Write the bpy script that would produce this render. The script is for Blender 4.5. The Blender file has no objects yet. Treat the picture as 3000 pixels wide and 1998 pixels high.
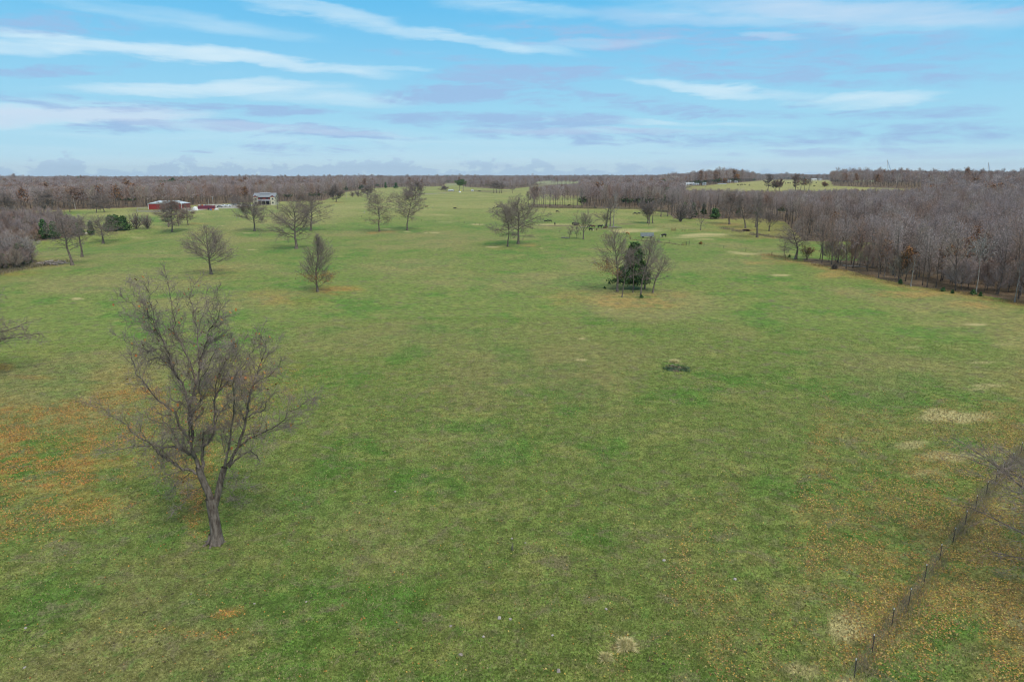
import bpy, bmesh, math, random
import numpy as np
from mathutils import Vector, Matrix, Quaternion

scene = bpy.context.scene
COL = scene.collection
rad = math.radians

# ---------------------------------------------------------------- camera
FPX, CX, CY = 2000.0, 1500.0, 999.0            # 24 mm lens on a 3000 px wide frame
CAM_H = 30.5
PITCH = rad(13.62)
ROLL = rad(0.13)
cam_data = bpy.data.cameras.new("camera")
cam_data.sensor_width = 36.0
cam_data.lens = 24.0
cam_data.clip_start = 0.5
cam_data.clip_end = 40000.0
cam = bpy.data.objects.new("camera", cam_data)
COL.objects.link(cam)
cam.matrix_world = (Matrix.Translation((0, 0, CAM_H)) @ Matrix.Rotation(rad(90) - PITCH, 4, 'X')
                    @ Matrix.Rotation(-ROLL, 4, 'Z'))
scene.camera = cam

# ---------------------------------------------------------------- view, sun, sky
scene.view_settings.view_transform = 'Standard'
scene.view_settings.look = 'None'
scene.view_settings.exposure = 0.12
scene.view_settings.gamma = 1.0
scene.render.engine = 'CYCLES'
scene.cycles.max_bounces = 5
scene.cycles.diffuse_bounces = 2
scene.cycles.transparent_max_bounces = 4
scene.cycles.volume_bounces = 0
scene.cycles.use_denoising = True
scene.cycles.filter_width = 1.2

SUN_EL, SUN_AZ = rad(52), rad(150)             # high, behind the camera to the right; thin overcast
sun_data = bpy.data.lights.new("sun", 'SUN')
sun_data.energy = 2.2
sun_data.angle = rad(14)
sun_data.color = (1.0, 0.93, 0.82)
sun = bpy.data.objects.new("sun", sun_data)
COL.objects.link(sun)
_sd = Vector((math.sin(SUN_AZ) * math.cos(SUN_EL), math.cos(SUN_AZ) * math.cos(SUN_EL), math.sin(SUN_EL)))
sun.rotation_euler = _sd.to_track_quat('Z', 'Y').to_euler()
sun.location = _sd * 200


class NT:
    """small helper for writing node trees"""
    def __init__(self, tree):
        self.t = tree
        self.n = tree.nodes
        self.l = tree.links

    def put(self, sock, v):
        if v is None:
            return
        if isinstance(v, bpy.types.NodeSocket):
            self.l.new(v, sock)
        else:
            if isinstance(v, (tuple, list)) and len(v) == 3 and sock.type == 'RGBA':
                v = (*v, 1.0)
            sock.default_value = v

    def math(self, op, a, b=None, c=None, clamp=False):
        m = self.n.new('ShaderNodeMath')
        m.operation = op
        m.use_clamp = clamp
        for s, v in zip(m.inputs, (a, b, c)):
            self.put(s, v)
        return m.outputs[0]

    def vmath(self, op, a, b=None):
        m = self.n.new('ShaderNodeVectorMath')
        m.operation = op
        self.put(m.inputs[0], a)
        self.put(m.inputs[1], b)
        return m.outputs[0]

    def mix(self, f, a, b, blend='MIX'):
        m = self.n.new('ShaderNodeMix')
        m.data_type = 'RGBA'
        m.blend_type = blend
        self.put(m.inputs[0], f)
        self.put(m.inputs[6], a)
        self.put(m.inputs[7], b)
        return m.outputs[2]

    def noise(self, vec, scale, detail=4, rough=0.55, dist=0.0):
        m = self.n.new('ShaderNodeTexNoise')
        self.put(m.inputs['Vector'], vec)
        m.inputs['Scale'].default_value = scale
        m.inputs['Detail'].default_value = detail
        m.inputs['Roughness'].default_value = rough
        m.inputs['Distortion'].default_value = dist
        return m.outputs['Fac']

    def ramp(self, f, stops):
        m = self.n.new('ShaderNodeValToRGB')
        self.put(m.inputs[0], f)
        e = m.color_ramp.elements
        e[0].position, e[0].color = stops[0][0], (*stops[0][1], 1)
        e[1].position, e[1].color = stops[-1][0], (*stops[-1][1], 1)
        for p, c in stops[1:-1]:
            x = e.new(p)
            x.color = (*c, 1)
        return m.outputs[0]

    def sstep(self, v, a, b, lo=0.0, hi=1.0):
        m = self.n.new('ShaderNodeMapRange')
        m.interpolation_type = 'SMOOTHSTEP'
        self.put(m.inputs['Value'], v)
        m.inputs['From Min'].default_value = a
        m.inputs['From Max'].default_value = b
        m.inputs['To Min'].default_value = lo
        m.inputs['To Max'].default_value = hi
        return m.outputs[0]

    def comb(self, x, y, z):
        m = self.n.new('ShaderNodeCombineXYZ')
        for s, v in zip(m.inputs, (x, y, z)):
            self.put(s, v)
        return m.outputs[0]


def smooth(a, b, x):
    t = np.clip((x - a) / (b - a), 0, 1)
    return t * t * (3 - 2 * t)


# ---- where a point of the photograph lies, for laying the place out
SP, CP = math.sin(PITCH), math.cos(PITCH)


def unroll(px, py):
    dx, dy = px - CX, py - CY
    c, s = math.cos(ROLL), math.sin(ROLL)
    return dx * c - dy * s, dx * s + dy * c


def ray(px, py):
    dx, dy = unroll(px, py)
    u, v = dx / FPX, -dy / FPX
    return np.array([u, CP + v * SP, -SP + v * CP])


def azel(px, py):
    d = ray(px, py)
    d = d / np.linalg.norm(d)
    return math.atan2(d[0], d[1]), math.asin(d[2])


world = bpy.data.worlds.new("World")
scene.world = world
world.use_nodes = True
W = NT(world.node_tree)
W.n.clear()
sky = W.n.new('ShaderNodeTexSky')
sky.sky_type = 'NISHITA'
sky.sun_disc = False
sky.sun_elevation = SUN_EL
sky.sun_rotation = SUN_AZ
sky.air_density = 1.0
sky.dust_density = 0.6
sky.ozone_density = 1.2
geo = W.n.new('ShaderNodeTexCoord')
sep = W.n.new('ShaderNodeSeparateXYZ')
W.l.new(geo.outputs['Generated'], sep.inputs[0])
AZ = W.math('ARCTAN2', sep.outputs[0], sep.outputs[1])
EL = W.math('ARCSINE', sep.outputs[2])
# warp used to fray every cloud edge
wv = W.comb(W.math('MULTIPLY', AZ, 6.0), W.math('MULTIPLY', EL, 34.0), 0.3)
w1 = W.math('SUBTRACT', W.noise(wv, 1.0, 6, 0.6), 0.5)
wv2 = W.comb(W.math('MULTIPLY', AZ, 4.0), W.math('MULTIPLY', EL, 20.0), 7.3)
w2 = W.math('SUBTRACT', W.noise(wv2, 1.0, 6, 0.6), 0.5)
AZw = W.math('ADD', AZ, W.math('MULTIPLY', w1, 0.16))
ELw = W.math('ADD', EL, W.math('MULTIPLY', w2, 0.045))
fine = W.noise(W.comb(W.math('MULTIPLY', AZ, 9.0), W.math('MULTIPLY', EL, 75.0), 2.0), 1.0, 8, 0.6, 0.4)
wisp = W.noise(W.comb(W.math('MULTIPLY', AZ, 3.2), W.math('MULTIPLY', EL, 24.0), 5.0), 1.0, 7, 0.55, 0.6)
wisp2 = W.noise(W.comb(W.math('MULTIPLY', AZ, 4.2), W.math('MULTIPLY', EL, 30.0), 11.0), 1.0, 7, 0.55, 0.6)


def cloud(px, py, rx, ry, tilt=0.0, amp=1.0, soft=0.35):
    """soft streak centred where the photograph has it; tilt in picture pixels of drop per 100 px"""
    a0, e0 = azel(px, py)
    a1, e1 = azel(px + rx, py + rx * tilt / 100)
    _, e2 = azel(px, py - ry)
    hw, slope, hh = a1 - a0, (e1 - e0) / max(1e-4, (a1 - a0)), abs(e2 - e0)
    u = W.math('SUBTRACT', AZw, a0)
    v = W.math('SUBTRACT', W.math('SUBTRACT', ELw, e0), W.math('MULTIPLY', u, slope))
    d = W.math('ADD', W.math('POWER', W.math('ABSOLUTE', W.math('DIVIDE', u, hw)), 2.0),
               W.math('POWER', W.math('ABSOLUTE', W.math('DIVIDE', v, hh)), 2.0))
    return W.sstep(d, 1.6, soft * 0.2, 0.0, amp)


def total(items):
    out = None
    for it in items:
        c = cloud(*it)
        out = c if out is None else W.math('MAXIMUM', out, c)
    return out


white = total([
    (120, 130, 420, 28, 2, .75), (560, 160, 560, 24, 10, .95), (900, 192, 260, 14, 6, .6), (1130, 205, 120, 9, 5, .5),
    (980, 45, 300, 28, 17, .7), (1330, 110, 330, 24, 12, .75), (1560, 140, 200, 18, 10, .5), (560, 60, 420, 34, 11, .45),
    (620, 262, 420, 26, -2, .85), (950, 285, 330, 36, 3, .6), (180, 350, 420, 34, 3, .85), (300, 325, 300, 20, 8, .6),
    (2080, 262, 260, 22, 10, .8), (2540, 292, 240, 20, -3, .8), (2250, 280, 200, 16, 6, .5),
    (1900, 352, 400, 12, 0, .55), (2000, 440, 500, 14, -1, .45), (1500, 35, 260, 30, 6, .55), (2350, 40, 700, 70, 2, .45),
    (1300, 440, 1900, 60, 0, .45), (1500, 490, 2600, 34, 0, .5), (120, 485, 280, 20, 0, .55), (1540, 425, 160, 30, 0, .4)])
grey = total([
    (120, 70, 330, 30, 4, .55), (140, 205, 300, 26, -8, .6), (60, 285, 500, 20, 8, .6), (480, 330, 460, 22, 3, .8),
    (760, 335, 260, 18, 1, .8), (430, 385, 260, 24, 1, .75), (880, 395, 380, 22, 4, .8), (1040, 405, 260, 18, 2, .7),
    (960, 440, 300, 14, 3, .6), (540, 446, 60, 7, 0, .7), (1420, 265, 330, 44, -4, .85), (1560, 225, 380, 40, -5, .7),
    (1500, 355, 420, 26, 0, .75), (1750, 400, 520, 30, 2, .7), (2500, 395, 600, 40, 0, .6), (2350, 215, 800, 44, 2, .58),
    (1900, 120, 560, 36, 3, .6), (2650, 130, 500, 50, 2, .5), (2250, 165, 500, 26, 0, .5), (2700, 330, 420, 26, 0, .5), (2050, 320, 420, 18, 2, .5), (2300, 450, 500, 12, 0, .5), (1300, 170, 260, 20, 6, .4),
    (1700, 300, 420, 26, 3, .6), (2600, 460, 600, 24, 0, .55),
    (1150, 492, 120, 20, 0, .8), (1430, 495, 120, 18, 0, .6), (2040, 490, 130, 20, 0, .6)])
rightness = W.sstep(AZ, -0.15, 0.35)
wisp_w = W.math('MULTIPLY', W.sstep(wisp, 0.50, 0.80), 0.42)
wisp_g = W.math('MULTIPLY', W.sstep(wisp2, 0.50, 0.75), W.math('ADD', 0.10, W.math('MULTIPLY', rightness, 0.75)))
fine2 = W.noise(W.comb(W.math('MULTIPLY', AZ, 16.0), W.math('MULTIPLY', EL, 90.0), 31.0), 1.0, 9, 0.66, 0.8)
white = W.math('MAXIMUM', white, wisp_w)
white = W.sstep(W.math('ADD', white, W.math('MULTIPLY', W.math('SUBTRACT', fine, 0.5), W.math('ADD', .16, W.math('MULTIPLY', white, 1.3)))), 0.02, 1.25)
broken = W.noise(W.comb(W.math('MULTIPLY', AZ, 9.0), W.math('MULTIPLY', EL, 46.0), 19.0), 1.0, 8, 0.62, 1.0)
grey = W.math('MULTIPLY', W.math('MAXIMUM', grey, wisp_g), W.sstep(broken, .34, .58, .35, 1.15))
grey = W.sstep(W.math('ADD', grey, W.math('MULTIPLY', W.math('SUBTRACT', fine2, 0.5), W.math('ADD', .55, W.math('MULTIPLY', grey, 2.3)))), 0.08, 0.92)
pinkish = W.math('MULTIPLY', total([(150, 350, 460, 20, 2, .75), (700, 385, 300, 12, 2, .5), (900, 400, 300, 9, 2, .5), (1730, 385, 420, 12, 0, .4), (2500, 30, 600, 40, 2, .6), (2000, 60, 300, 26, 2, .4), (2250, 115, 120, 14, 0, .5), (1750, 125, 200, 16, 0, .4)]), W.math('ADD', .5, fine), clamp=True)
# low bank of distant cloud with bumpy tops standing on the horizon
bn = W.noise(W.comb(W.math('MULTIPLY', AZ, 22.0), W.math('MULTIPLY', EL, 40.0), 3.0), 1.0, 6, .6)
btop = W.math('MULTIPLY', W.sstep(bn, .32, .72), W.sstep(AZ, .30, -.10, .012, .034))
bank = W.sstep(W.math('SUBTRACT', EL, btop), .003, -.004, 0.0, .8)
bg = W.n.new('ShaderNodeBackground')
bg.inputs['Strength'].default_value = 0.1
clear = sky.outputs[0]
# thin veil of high haze brightens the air towards the horizon
veil = W.sstep(EL, 0.30, -0.02, 0.0, 1.0)
clear = W.mix(0.94, clear, (0.7, 4.6, 8.2))
clear = W.mix(W.math('MULTIPLY', veil, 0.78), clear, (4.9, 7.7, 8.6))
# the hemisphere above the picture is mostly closed high cloud
over = W.sstep(EL, 0.30, 0.75)
c = W.mix(W.math('MULTIPLY', white, .92), clear, (6.3, 8.0, 9.0))
c = W.mix(W.math('MULTIPLY', grey, 0.86), c, (3.15, 4.85, 7.45))
c = W.mix(W.math('MULTIPLY', pinkish, .8), c, (5.7, 6.8, 8.4))
c = W.mix(W.math('MULTIPLY', W.sstep(EL, .045, .0), .8), c, (6.5, 8.2, 9.0))
c = W.mix(bank, c, (4.3, 6.1, 7.9))
c = W.mix(over, c, (6.2, 6.3, 6.5))
W.l.new(c, bg.inputs['Color'])
wo = W.n.new('ShaderNodeOutputWorld')
W.l.new(bg.outputs[0], wo.inputs['Surface'])


# ---------------------------------------------------------------- small helpers
def tag(o, label=None, cat=None, group=None, kind=None):
    if label: o['label'] = label
    if cat: o['category'] = cat
    if group: o['group'] = group
    if kind: o['kind'] = kind
    return o


def empty(name, loc=(0, 0, 0), rz=0.0):
    o = bpy.data.objects.new(name, None)
    COL.objects.link(o)
    o.empty_display_size = 0.5
    o.location = loc
    o.rotation_euler = (0, 0, rz)
    return o


def link(name, mesh, parent=None, mats=None):
    if mats:
        mesh.materials.clear()
        for m in (mats if isinstance(mats, (list, tuple)) else [mats]):
            mesh.materials.append(m)
    o = bpy.data.objects.new(name, mesh)
    COL.objects.link(o)
    if parent is not None:
        o.parent = parent
    return o


def copy_tree(o, parent=None):
    c_ = o.copy()
    COL.objects.link(c_)
    if parent is not None:
        c_.parent = parent
    for ch in list(o.children):
        copy_tree(ch, c_)
    return c_


def quad_mesh(name, V, F, smooth_=False, matidx=None):
    """V (n,3) array, F (m,4) int array"""
    V = np.asarray(V, np.float32)
    F = np.asarray(F, np.int32)
    k = F.shape[1]
    me = bpy.data.meshes.new(name)
    me.vertices.add(len(V))
    me.vertices.foreach_set('co', V.ravel())
    me.loops.add(F.size)
    me.loops.foreach_set('vertex_index', F.ravel())
    me.polygons.add(len(F))
    me.polygons.foreach_set('loop_start', np.arange(0, F.size, k, dtype=np.int32))
    me.polygons.foreach_set('loop_total', np.full(len(F), k, np.int32))
    me.polygons.foreach_set('use_smooth', np.full(len(F), smooth_, bool))
    if matidx is not None:
        me.polygons.foreach_set('material_index', np.asarray(matidx, np.int32))
    me.update(calc_edges=True)
    return me


class Geo:
    """collects quads"""
    def __init__(self):
        self.V, self.F, self.M, self.n = [], [], [], 0

    def add(self, V, F, m=0):
        V = np.asarray(V, float).reshape(-1, 3)
        F = np.asarray(F, int).reshape(-1, 4)
        self.V.append(V)
        self.F.append(F + self.n)
        self.M.append(np.full(len(F), m))
        self.n += len(V)

    def box(self, c, s, rz=0.0, m=0, ry=0.0):
        x, y, z = s[0] / 2, s[1] / 2, s[2] / 2
        v = np.array([(i * x, j * y, k * z) for k in (-1, 1) for j in (-1, 1) for i in (-1, 1)])
        if ry:
            a, b = math.cos(ry), math.sin(ry)
            v = np.stack([v[:, 0] * a + v[:, 2] * b, v[:, 1], -v[:, 0] * b + v[:, 2] * a], 1)
        if rz:
            a, b = math.cos(rz), math.sin(rz)
            v = np.stack([v[:, 0] * a - v[:, 1] * b, v[:, 0] * b + v[:, 1] * a, v[:, 2]], 1)
        self.add(v + np.array(c), [(0, 2, 3, 1), (4, 5, 7, 6), (0, 1, 5, 4), (1, 3, 7, 5), (3, 2, 6, 7), (2, 0, 4, 6)], m)

    def tube(self, pts, rs, k=6, m=0, cap=True):
        pts = np.asarray(pts, float)
        n = len(pts)
        rs = np.broadcast_to(np.asarray(rs, float), (n,))
        t = np.gradient(pts, axis=0)
        t /= np.linalg.norm(t, axis=1, keepdims=True) + 1e-9
        ref = np.array([0.31, 0.93, 0.2]) if abs(t[:, 2]).mean() > .6 else np.array([0.1, 0.05, 1.0])
        a = np.cross(t, ref)
        a /= np.linalg.norm(a, axis=1, keepdims=True) + 1e-9
        b = np.cross(t, a)
        th = np.arange(k) * 2 * math.pi / k
        ring = (a[:, None] * np.cos(th)[None, :, None] + b[:, None] * np.sin(th)[None, :, None]) * rs[:, None, None]
        V = (pts[:, None] + ring).reshape(-1, 3)
        i = np.arange(n - 1)[:, None] * k
        j = np.arange(k)[None]
        j2 = (j + 1) % k
        F = np.stack([i + j, i + j2, i + k + j2, i + k + j], -1).reshape(-1, 4)
        self.add(V, F, m)
        if cap:
            for ci, base in ((0, 0), (n - 1, (n - 1) * k)):
                if k == 4:
                    self.add(V[base:base + 4], [(0, 1, 2, 3)], m)
                else:
                    vv = np.vstack([V[base:base + k], pts[ci:ci + 1]])
                    self.add(vv, [(q, (q + 1) % k, k, k) for q in range(k)] if False else
                             [(q, (q + 1) % k, (q + 2) % k, k) for q in range(0, k - 1, 2)], m)

    def poly(self, pts, m=0):
        """n-gon fan in quads"""
        pts = [tuple(p) for p in pts]
        n = len(pts)
        if n == 3:
            a, b, c_ = map(np.array, pts)
            mid = (a + b + c_) / 3
            ab, bc, ca = (a + b) / 2, (b + c_) / 2, (c_ + a) / 2
            self.add([a, b, c_, ab, bc, ca, mid], [(0, 3, 6, 5), (1, 4, 6, 3), (2, 5, 6, 4)], m)
        elif n == 4:
            self.add(pts, [(0, 1, 2, 3)], m)
        elif n == 5:
            self.add(pts[:4], [(0, 1, 2, 3)], m)
            self.poly([pts[0], pts[3], pts[4]], m)

    def mesh(self, name, smooth_=False):
        return quad_mesh(name, np.vstack(self.V), np.vstack(self.F), smooth_, np.concatenate(self.M))


def material(name, color, rough=0.8, spec=0.3, metal=0.0, var=0.0, vscale=2.0, coord='Object', bump=0.0, bscale=20.0):
    m = bpy.data.materials.new(name)
    m.use_nodes = True
    T = NT(m.node_tree)
    b = T.n['Principled BSDF']
    b.inputs['Roughness'].default_value = rough
    b.inputs['Specular IOR Level'].default_value = spec
    b.inputs['Metallic'].default_value = metal
    tc = T.n.new('ShaderNodeTexCoord').outputs[coord]
    n = T.noise(tc, vscale, 5, 0.6)
    f = T.sstep(n, 0.25, 0.75, 1.0 - var, 1.0 + var)
    T.l.new(T.mix(1.0, color, T.comb(f, f, f), 'MULTIPLY'), b.inputs['Base Color'])
    if bump:
        bp = T.n.new('ShaderNodeBump')
        bp.inputs['Strength'].default_value = bump
        T.put(bp.inputs['Height'], T.noise(tc, bscale, 4))
        T.l.new(bp.outputs[0], b.inputs['Normal'])
    return m


# ---------------------------------------------------------------- terrain
_R = np.random.RandomState(5)
_TAB = _R.rand(256, 256)


def vnoise(x, y):
    xi, yi = np.floor(x).astype(int), np.floor(y).astype(int)
    fx, fy = x - xi, y - yi
    fx, fy = fx * fx * (3 - 2 * fx), fy * fy * (3 - 2 * fy)
    g = lambda i, j: _TAB[(xi + i) % 256, (yi + j) % 256]
    return (g(0, 0) * (1 - fx) + g(1, 0) * fx) * (1 - fy) + (g(0, 1) * (1 - fx) + g(1, 1) * fx) * fy


def fnoise(x, y, o=4):
    s, a, t = 0, 1.0, 0
    for k in range(o):
        s = s + a * vnoise(x * 2 ** k + 17.3 * k, y * 2 ** k + 5.1 * k)
        t += a
        a *= 0.5
    return s / t


def tz(x, y):
    x = np.asarray(x, float)
    y = np.asarray(y, float)
    r = np.hypot(x, y) + 1e-6
    tn = x / np.maximum(y, 1.0)
    z = 0.5 * (fnoise(x / 28, y / 28, 3) - 0.5) * smooth(10, 60, r) + 0.07 * (fnoise(x / 3.0, y / 3.0, 2) - .5) * (1 - smooth(150, 300, r))
    z += 1.6 * (fnoise(x / 110 + 3, y / 110, 3) - 0.5) * smooth(60, 250, r)
    z += 3.4 * smooth(350, 600, r)
    z += (14.0 * smooth(560, 1250, r) - 9 * smooth(1350, 2600, r)) * smooth(0.17, 0.31, tn) * (y > 0)
    # creek hollow at the left
    z += -5.0 * np.exp(-((r - 415 - 60 * (tn + 0.6)) / 45.0) ** 2) * smooth(-0.46, -0.60, tn) * (y > 0)
    z += (2 * smooth(1400, 3600, r) + 9 * (fnoise(x / 900 + 9, y / 900 + 4, 3) - 0.5) * smooth(1200, 2500, r))
    z += (14 + 26 * (fnoise(x / 2200 + 2, y / 2200, 3) - 0.5)) * smooth(4200, 8000, r)
    return z


def at(px, py):
    """ground point seen at a place of the photograph"""
    d = ray(px, py)
    ts = np.geomspace(8, 20000, 2600)
    P = d[None] * ts[:, None]
    h = P[:, 2] + CAM_H - tz(P[:, 0], P[:, 1])
    k = np.argmax(h < 0)
    if h[k] >= 0:
        k = len(ts) - 1
    a, b = ts[max(k - 1, 0)], ts[k]
    for _ in range(18):
        m = (a + b) / 2
        p = d * m
        if p[2] + CAM_H - float(tz(p[0], p[1])) < 0: b = m
        else: a = m
    p = d * (a + b) / 2
    return np.array([p[0], p[1], float(tz(p[0], p[1]))])


def depth(P):
    return P[1] * CP - (P[2] - CAM_H) * SP


def height_at(P, px, py):
    """world z above point P that the photograph shows at row py"""
    _, dy = unroll(px, py)
    k = -dy / FPX
    return CAM_H + P[1] * (k * CP - SP) / (CP + k * SP)


def project(X, Y, Z):
    X, Y, Z = np.asarray(X, float), np.asarray(Y, float), np.asarray(Z, float) - CAM_H
    zv = Y * CP - Z * SP
    yv = Y * SP + Z * CP
    ok = zv > 1.0
    zv = np.where(ok, zv, 1.0)
    dx, dy = X / zv * FPX, -yv / zv * FPX
    c, s = math.cos(ROLL), math.sin(ROLL)
    px, py = dx * c + dy * s + CX, -dx * s + dy * c + CY
    return np.where(ok, px, -1e5), np.where(ok, py, 1e5)


def inside(px, py, poly):
    r = np.zeros(np.shape(px), bool)
    n = len(poly)
    for i in range(n):
        x1, y1 = poly[i]
        x2, y2 = poly[(i + 1) % n]
        if y1 == y2: continue
        c_ = ((y1 > py) != (y2 > py)) & (px < (x2 - x1) * (py - y1) / (y2 - y1) + x1)
        r ^= c_
    return r


# plan of the place, read off the photograph: wood edges and clearings
WOODLINE = [(-3000, 700), (-500, 640), (0, 622), (150, 617), (300, 612), (434, 607), (560, 602), (650, 598), (730, 593),
            (870, 590), (950, 588), (985, 574), (1010, 564), (1060, 557), (1095, 552), (1160, 549), (1300, 546), (1306, 539),
            (1340, 538), (1362, 548), (1440, 553), (1490, 555), (1551, 548), (1556, 600), (1556, 609), (1700, 611),
            (1880, 613), (1955, 624), (1975, 640), (2100, 642), (2230, 640), (2300, 650), (2352, 706), (2576, 712),
            (2580, 762), (2500, 766), (2355, 757), (2356, 766), (2500, 797), (2590, 820), (2670, 838), (2800, 853),
            (2860, 862), (2950, 878), (3000, 890), (3600, 1040), (6000, 1700), (6000, -100), (-3000, -100)]
CLEAR = [
    [(1985, 547), (2005, 545), (2060, 545), (2097, 541), (2160, 536), (2217, 531), (2250, 528), (2369, 528), (2431, 529),
     (2440, 545), (2700, 556), (2400, 566), (2282, 572), (2100, 570), (1985, 566)],
    [(1552, 548), (1600, 538), (1660, 533), (1700, 531), (1690, 538), (1640, 541), (1600, 546), (1556, 556)],
    [(1556, 570), (1700, 574), (1706, 602), (1556, 598)],
    [(1569, 532), (1666, 529), (1668, 535), (1569, 539)],
    [(1306, 538), (1340, 538), (1340, 544), (1306, 545)],
    [(2500, 528), (2560, 529), (2560, 533), (2500, 533)]]
STRIPS = [
    [(-500, 655), (-500, 735), (0, 716), (110, 707), (200, 697), (240, 690), (240, 676), (180, 648), (0, 648)],
    [(-500, 810), (0, 750), (60, 752), (105, 762), (120, 778), (0, 800), (-500, 950)]]


def is_wood(px, py):
    w = inside(px, py, WOODLINE)
    for c_ in CLEAR:
        w &= ~inside(px, py, c_)
    for s in STRIPS:
        w |= inside(px, py, s)
    return w

# ---------------------------------------------------------------- ground colours (what grows or lies where)
LITTER = [  # px, py, rx, ry, amount : fallen leaves
    (210, 1390, 330, 95, .95), (60, 1290, 260, 60, .55), (420, 1330, 200, 90, .6), (330, 1480, 260, 60, .45), (640, 1150, 260, 90, .42), (80, 1560, 200, 60, .3),
    (700, 1230, 120, 60, .4), (800, 1100, 160, 60, .3), (10, 1085, 75, 22, .9), (120, 1105, 60, 8, .5), (300, 1210, 260, 40, .4),
    (830, 880, 150, 30, .42), (985, 848, 60, 14, .95), (620, 800, 120, 30, .25), (1690, 860, 90, 22, .5),
    (1790, 866, 120, 26, .95), (1850, 862, 110, 18, .9), (1890, 880, 150, 24, .8), (1980, 862, 60, 14, .5),
    (2750, 1480, 520, 330, .5), (2880, 1700, 420, 330, .8), (3000, 1850, 260, 330, 1.0), (2650, 1250, 300, 90, .3),
    (2300, 1800, 420, 300, .34), (2960, 1000, 200, 60, .2), (2830, 1560, 200, 90, .5), (655, 1785, 60, 20, .7), (600, 1850, 120, 16, .25),
    (2250, 768, 60, 6, .7), (2480, 805, 120, 12, .9), (2750, 858, 200, 12, .95), (2950, 893, 120, 14, .95), (2370, 772, 90, 8, .8),
    (2136, 660, 55, 7, .9), (2185, 671, 55, 6, .8), (2060, 677, 60, 5, .5), (1440, 725, 60, 8, .35), (1560, 716, 45, 5, .75),
    (1085, 682, 20, 4, .8), (1120, 679, 40, 4, .5), (985, 593, 22, 1.6, .8), (1330, 800, 90, 9, .15), (100, 1000, 200, 60, .12),
    (160, 772, 200, 9, .5), (50, 800, 140, 10, .6), (560, 655, 60, 4, .5), (700, 806, 40, 12, .2)]
STRAW = [
    (2820, 1222, 100, 17, .95), (2760, 1205, 50, 9, .7), (2690, 1300, 60, 14, .7), (2800, 1338, 80, 15, .8), (2890, 1330, 30, 9, .6), (2730, 1385, 60, 12, .55),
    (2900, 1130, 50, 7, .6), (2870, 1140, 30, 5, .6), (2865, 951, 38, 4, .85), (2885, 1062, 40, 5, .6), (2940, 1010, 40, 4, .5), (2680, 1015, 30, 4, .5),
    (2500, 1822, 78, 42, .95), (2455, 1800, 40, 20, .5), (2610, 1880, 60, 30, .3), (2360, 1960, 60, 26, .6), (2500, 1990, 60, 22, .7), (2800, 1940, 120, 40, .3),
    (1697, 1052, 16, 4, .95), (1700, 991, 12, 3, .9), (1790, 905, 16, 4, .5), (2278, 805, 26, 3, .9), (2190, 742, 60, 4, .75), (2150, 738, 26, 3, .6),
    (1835, 1885, 40, 18, .6), (1160, 1640, 160, 60, .28), (1080, 1540, 120, 50, .3), (1290, 1300, 200, 50, .2), (240, 875, 24, 4, .8), (225, 878, 14, 3, .6),
    (2060, 689, 85, 4.5, .95), (2030, 695, 110, 3, .6), (2070, 702, 40, 2.5, .6), (1850, 674, 80, 5, .9), (1875, 671, 60, 3, .7), (1640, 657, 60, 2.6, .7),
    (1280, 683, 16, 1.6, .9), (1250, 684, 8, 1.4, .8), (1430, 724, 26, 2, .9), (1590, 727, 8, 1.3, .8), (1130, 672, 20, 1.6, .7), (1193, 679, 16, 1.2, .9),
    (1390, 658, 20, 2.2, .8), (1310, 652, 26, 1.6, .6), (730, 684, 24, 1.4, .8), (740, 732, 20, 1.5, .8), (850, 637, 50, 3, .4), (860, 642, 20, 2, .7),
    (650, 662, 14, 1.2, .6), (470, 640, 14, 1.6, .7), (590, 627, 12, 1.2, .6), (1420, 575, 22, 1, .7), (1300, 631, 30, 2, .5), (460, 735, 30, 4, .4), (860, 732, 30, 3, .3), (410, 695, 24, 4, .5),
    (1250, 618, 280, 2, .3), (1130, 622, 200, 2, .35), (900, 622, 90, 3, .45), (1080, 608, 180, 3, .35)]
LUSH = [
    (1450, 735, 90, 9, .8), (1510, 722, 60, 5, .7), (740, 690, 60, 9, .9), (870, 735, 70, 9, .8), (1200, 680, 60, 5, .9), (1120, 690, 60, 6, .6), (1030, 668, 300, 12, .5),
    (1720, 820, 70, 18, .8), (700, 1000, 120, 40, .4), (820, 985, 80, 30, .5), (620, 810, 120, 12, .5), (1300, 660, 200, 10, .4), (450, 636, 40, 10, .8),
    (600, 650, 120, 20, .4), (740, 620, 120, 8, .5), (250, 625, 90, 6, .7), (480, 655, 60, 6, .6), (1900, 740, 200, 16, .35), (2100, 780, 200, 30, .3), (1350, 1000, 300, 60, .25),
    (2700, 1180, 30, 8, .6), (2850, 1290, 60, 14, .5), (930, 1480, 120, 60, .4), (2950, 1175, 60, 10, .7), (480, 672, 90, 10, .6), (1640, 640, 100, 12, .3)]
DIRT = [(1840, 655, 40, 3, .5), (1650, 661, 60, 2, .9), (1780, 668, 60, 2, .7), (1740, 671, 90, 1.6, .6), (2030, 552, 50, 3, .9), (1420, 560.5, 75, 2.0, .95), (1310, 562, 30, 1.5, .7),
        (460, 615, 60, 6, .8), (500, 616, 60, 4, .6), (600, 615, 60, 2, .5), (2060, 636, 40, 3, .5), (1340, 612, 14, 1, .7), (640, 900, 60, 5, .2), (1600, 540, 60, 5, .8), (1780, 530, 60, 1.5, .6)]


def spot(px, py, lst, jx, jy, pw=1.0):
    out = np.zeros_like(px)
    for (a, b, rx, ry, amt) in lst:
        m = (abs(px - a) < rx * 1.9) & (abs(py - b) < ry * 1.9)
        if not m.any(): continue
        d = np.hypot((px[m] - a) / rx + jx[m], (py[m] - b) / ry + jy[m])
        out[m] = np.maximum(out[m], amt * (1 - smooth(0.25, 1.35, d)))
    return out


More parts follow.
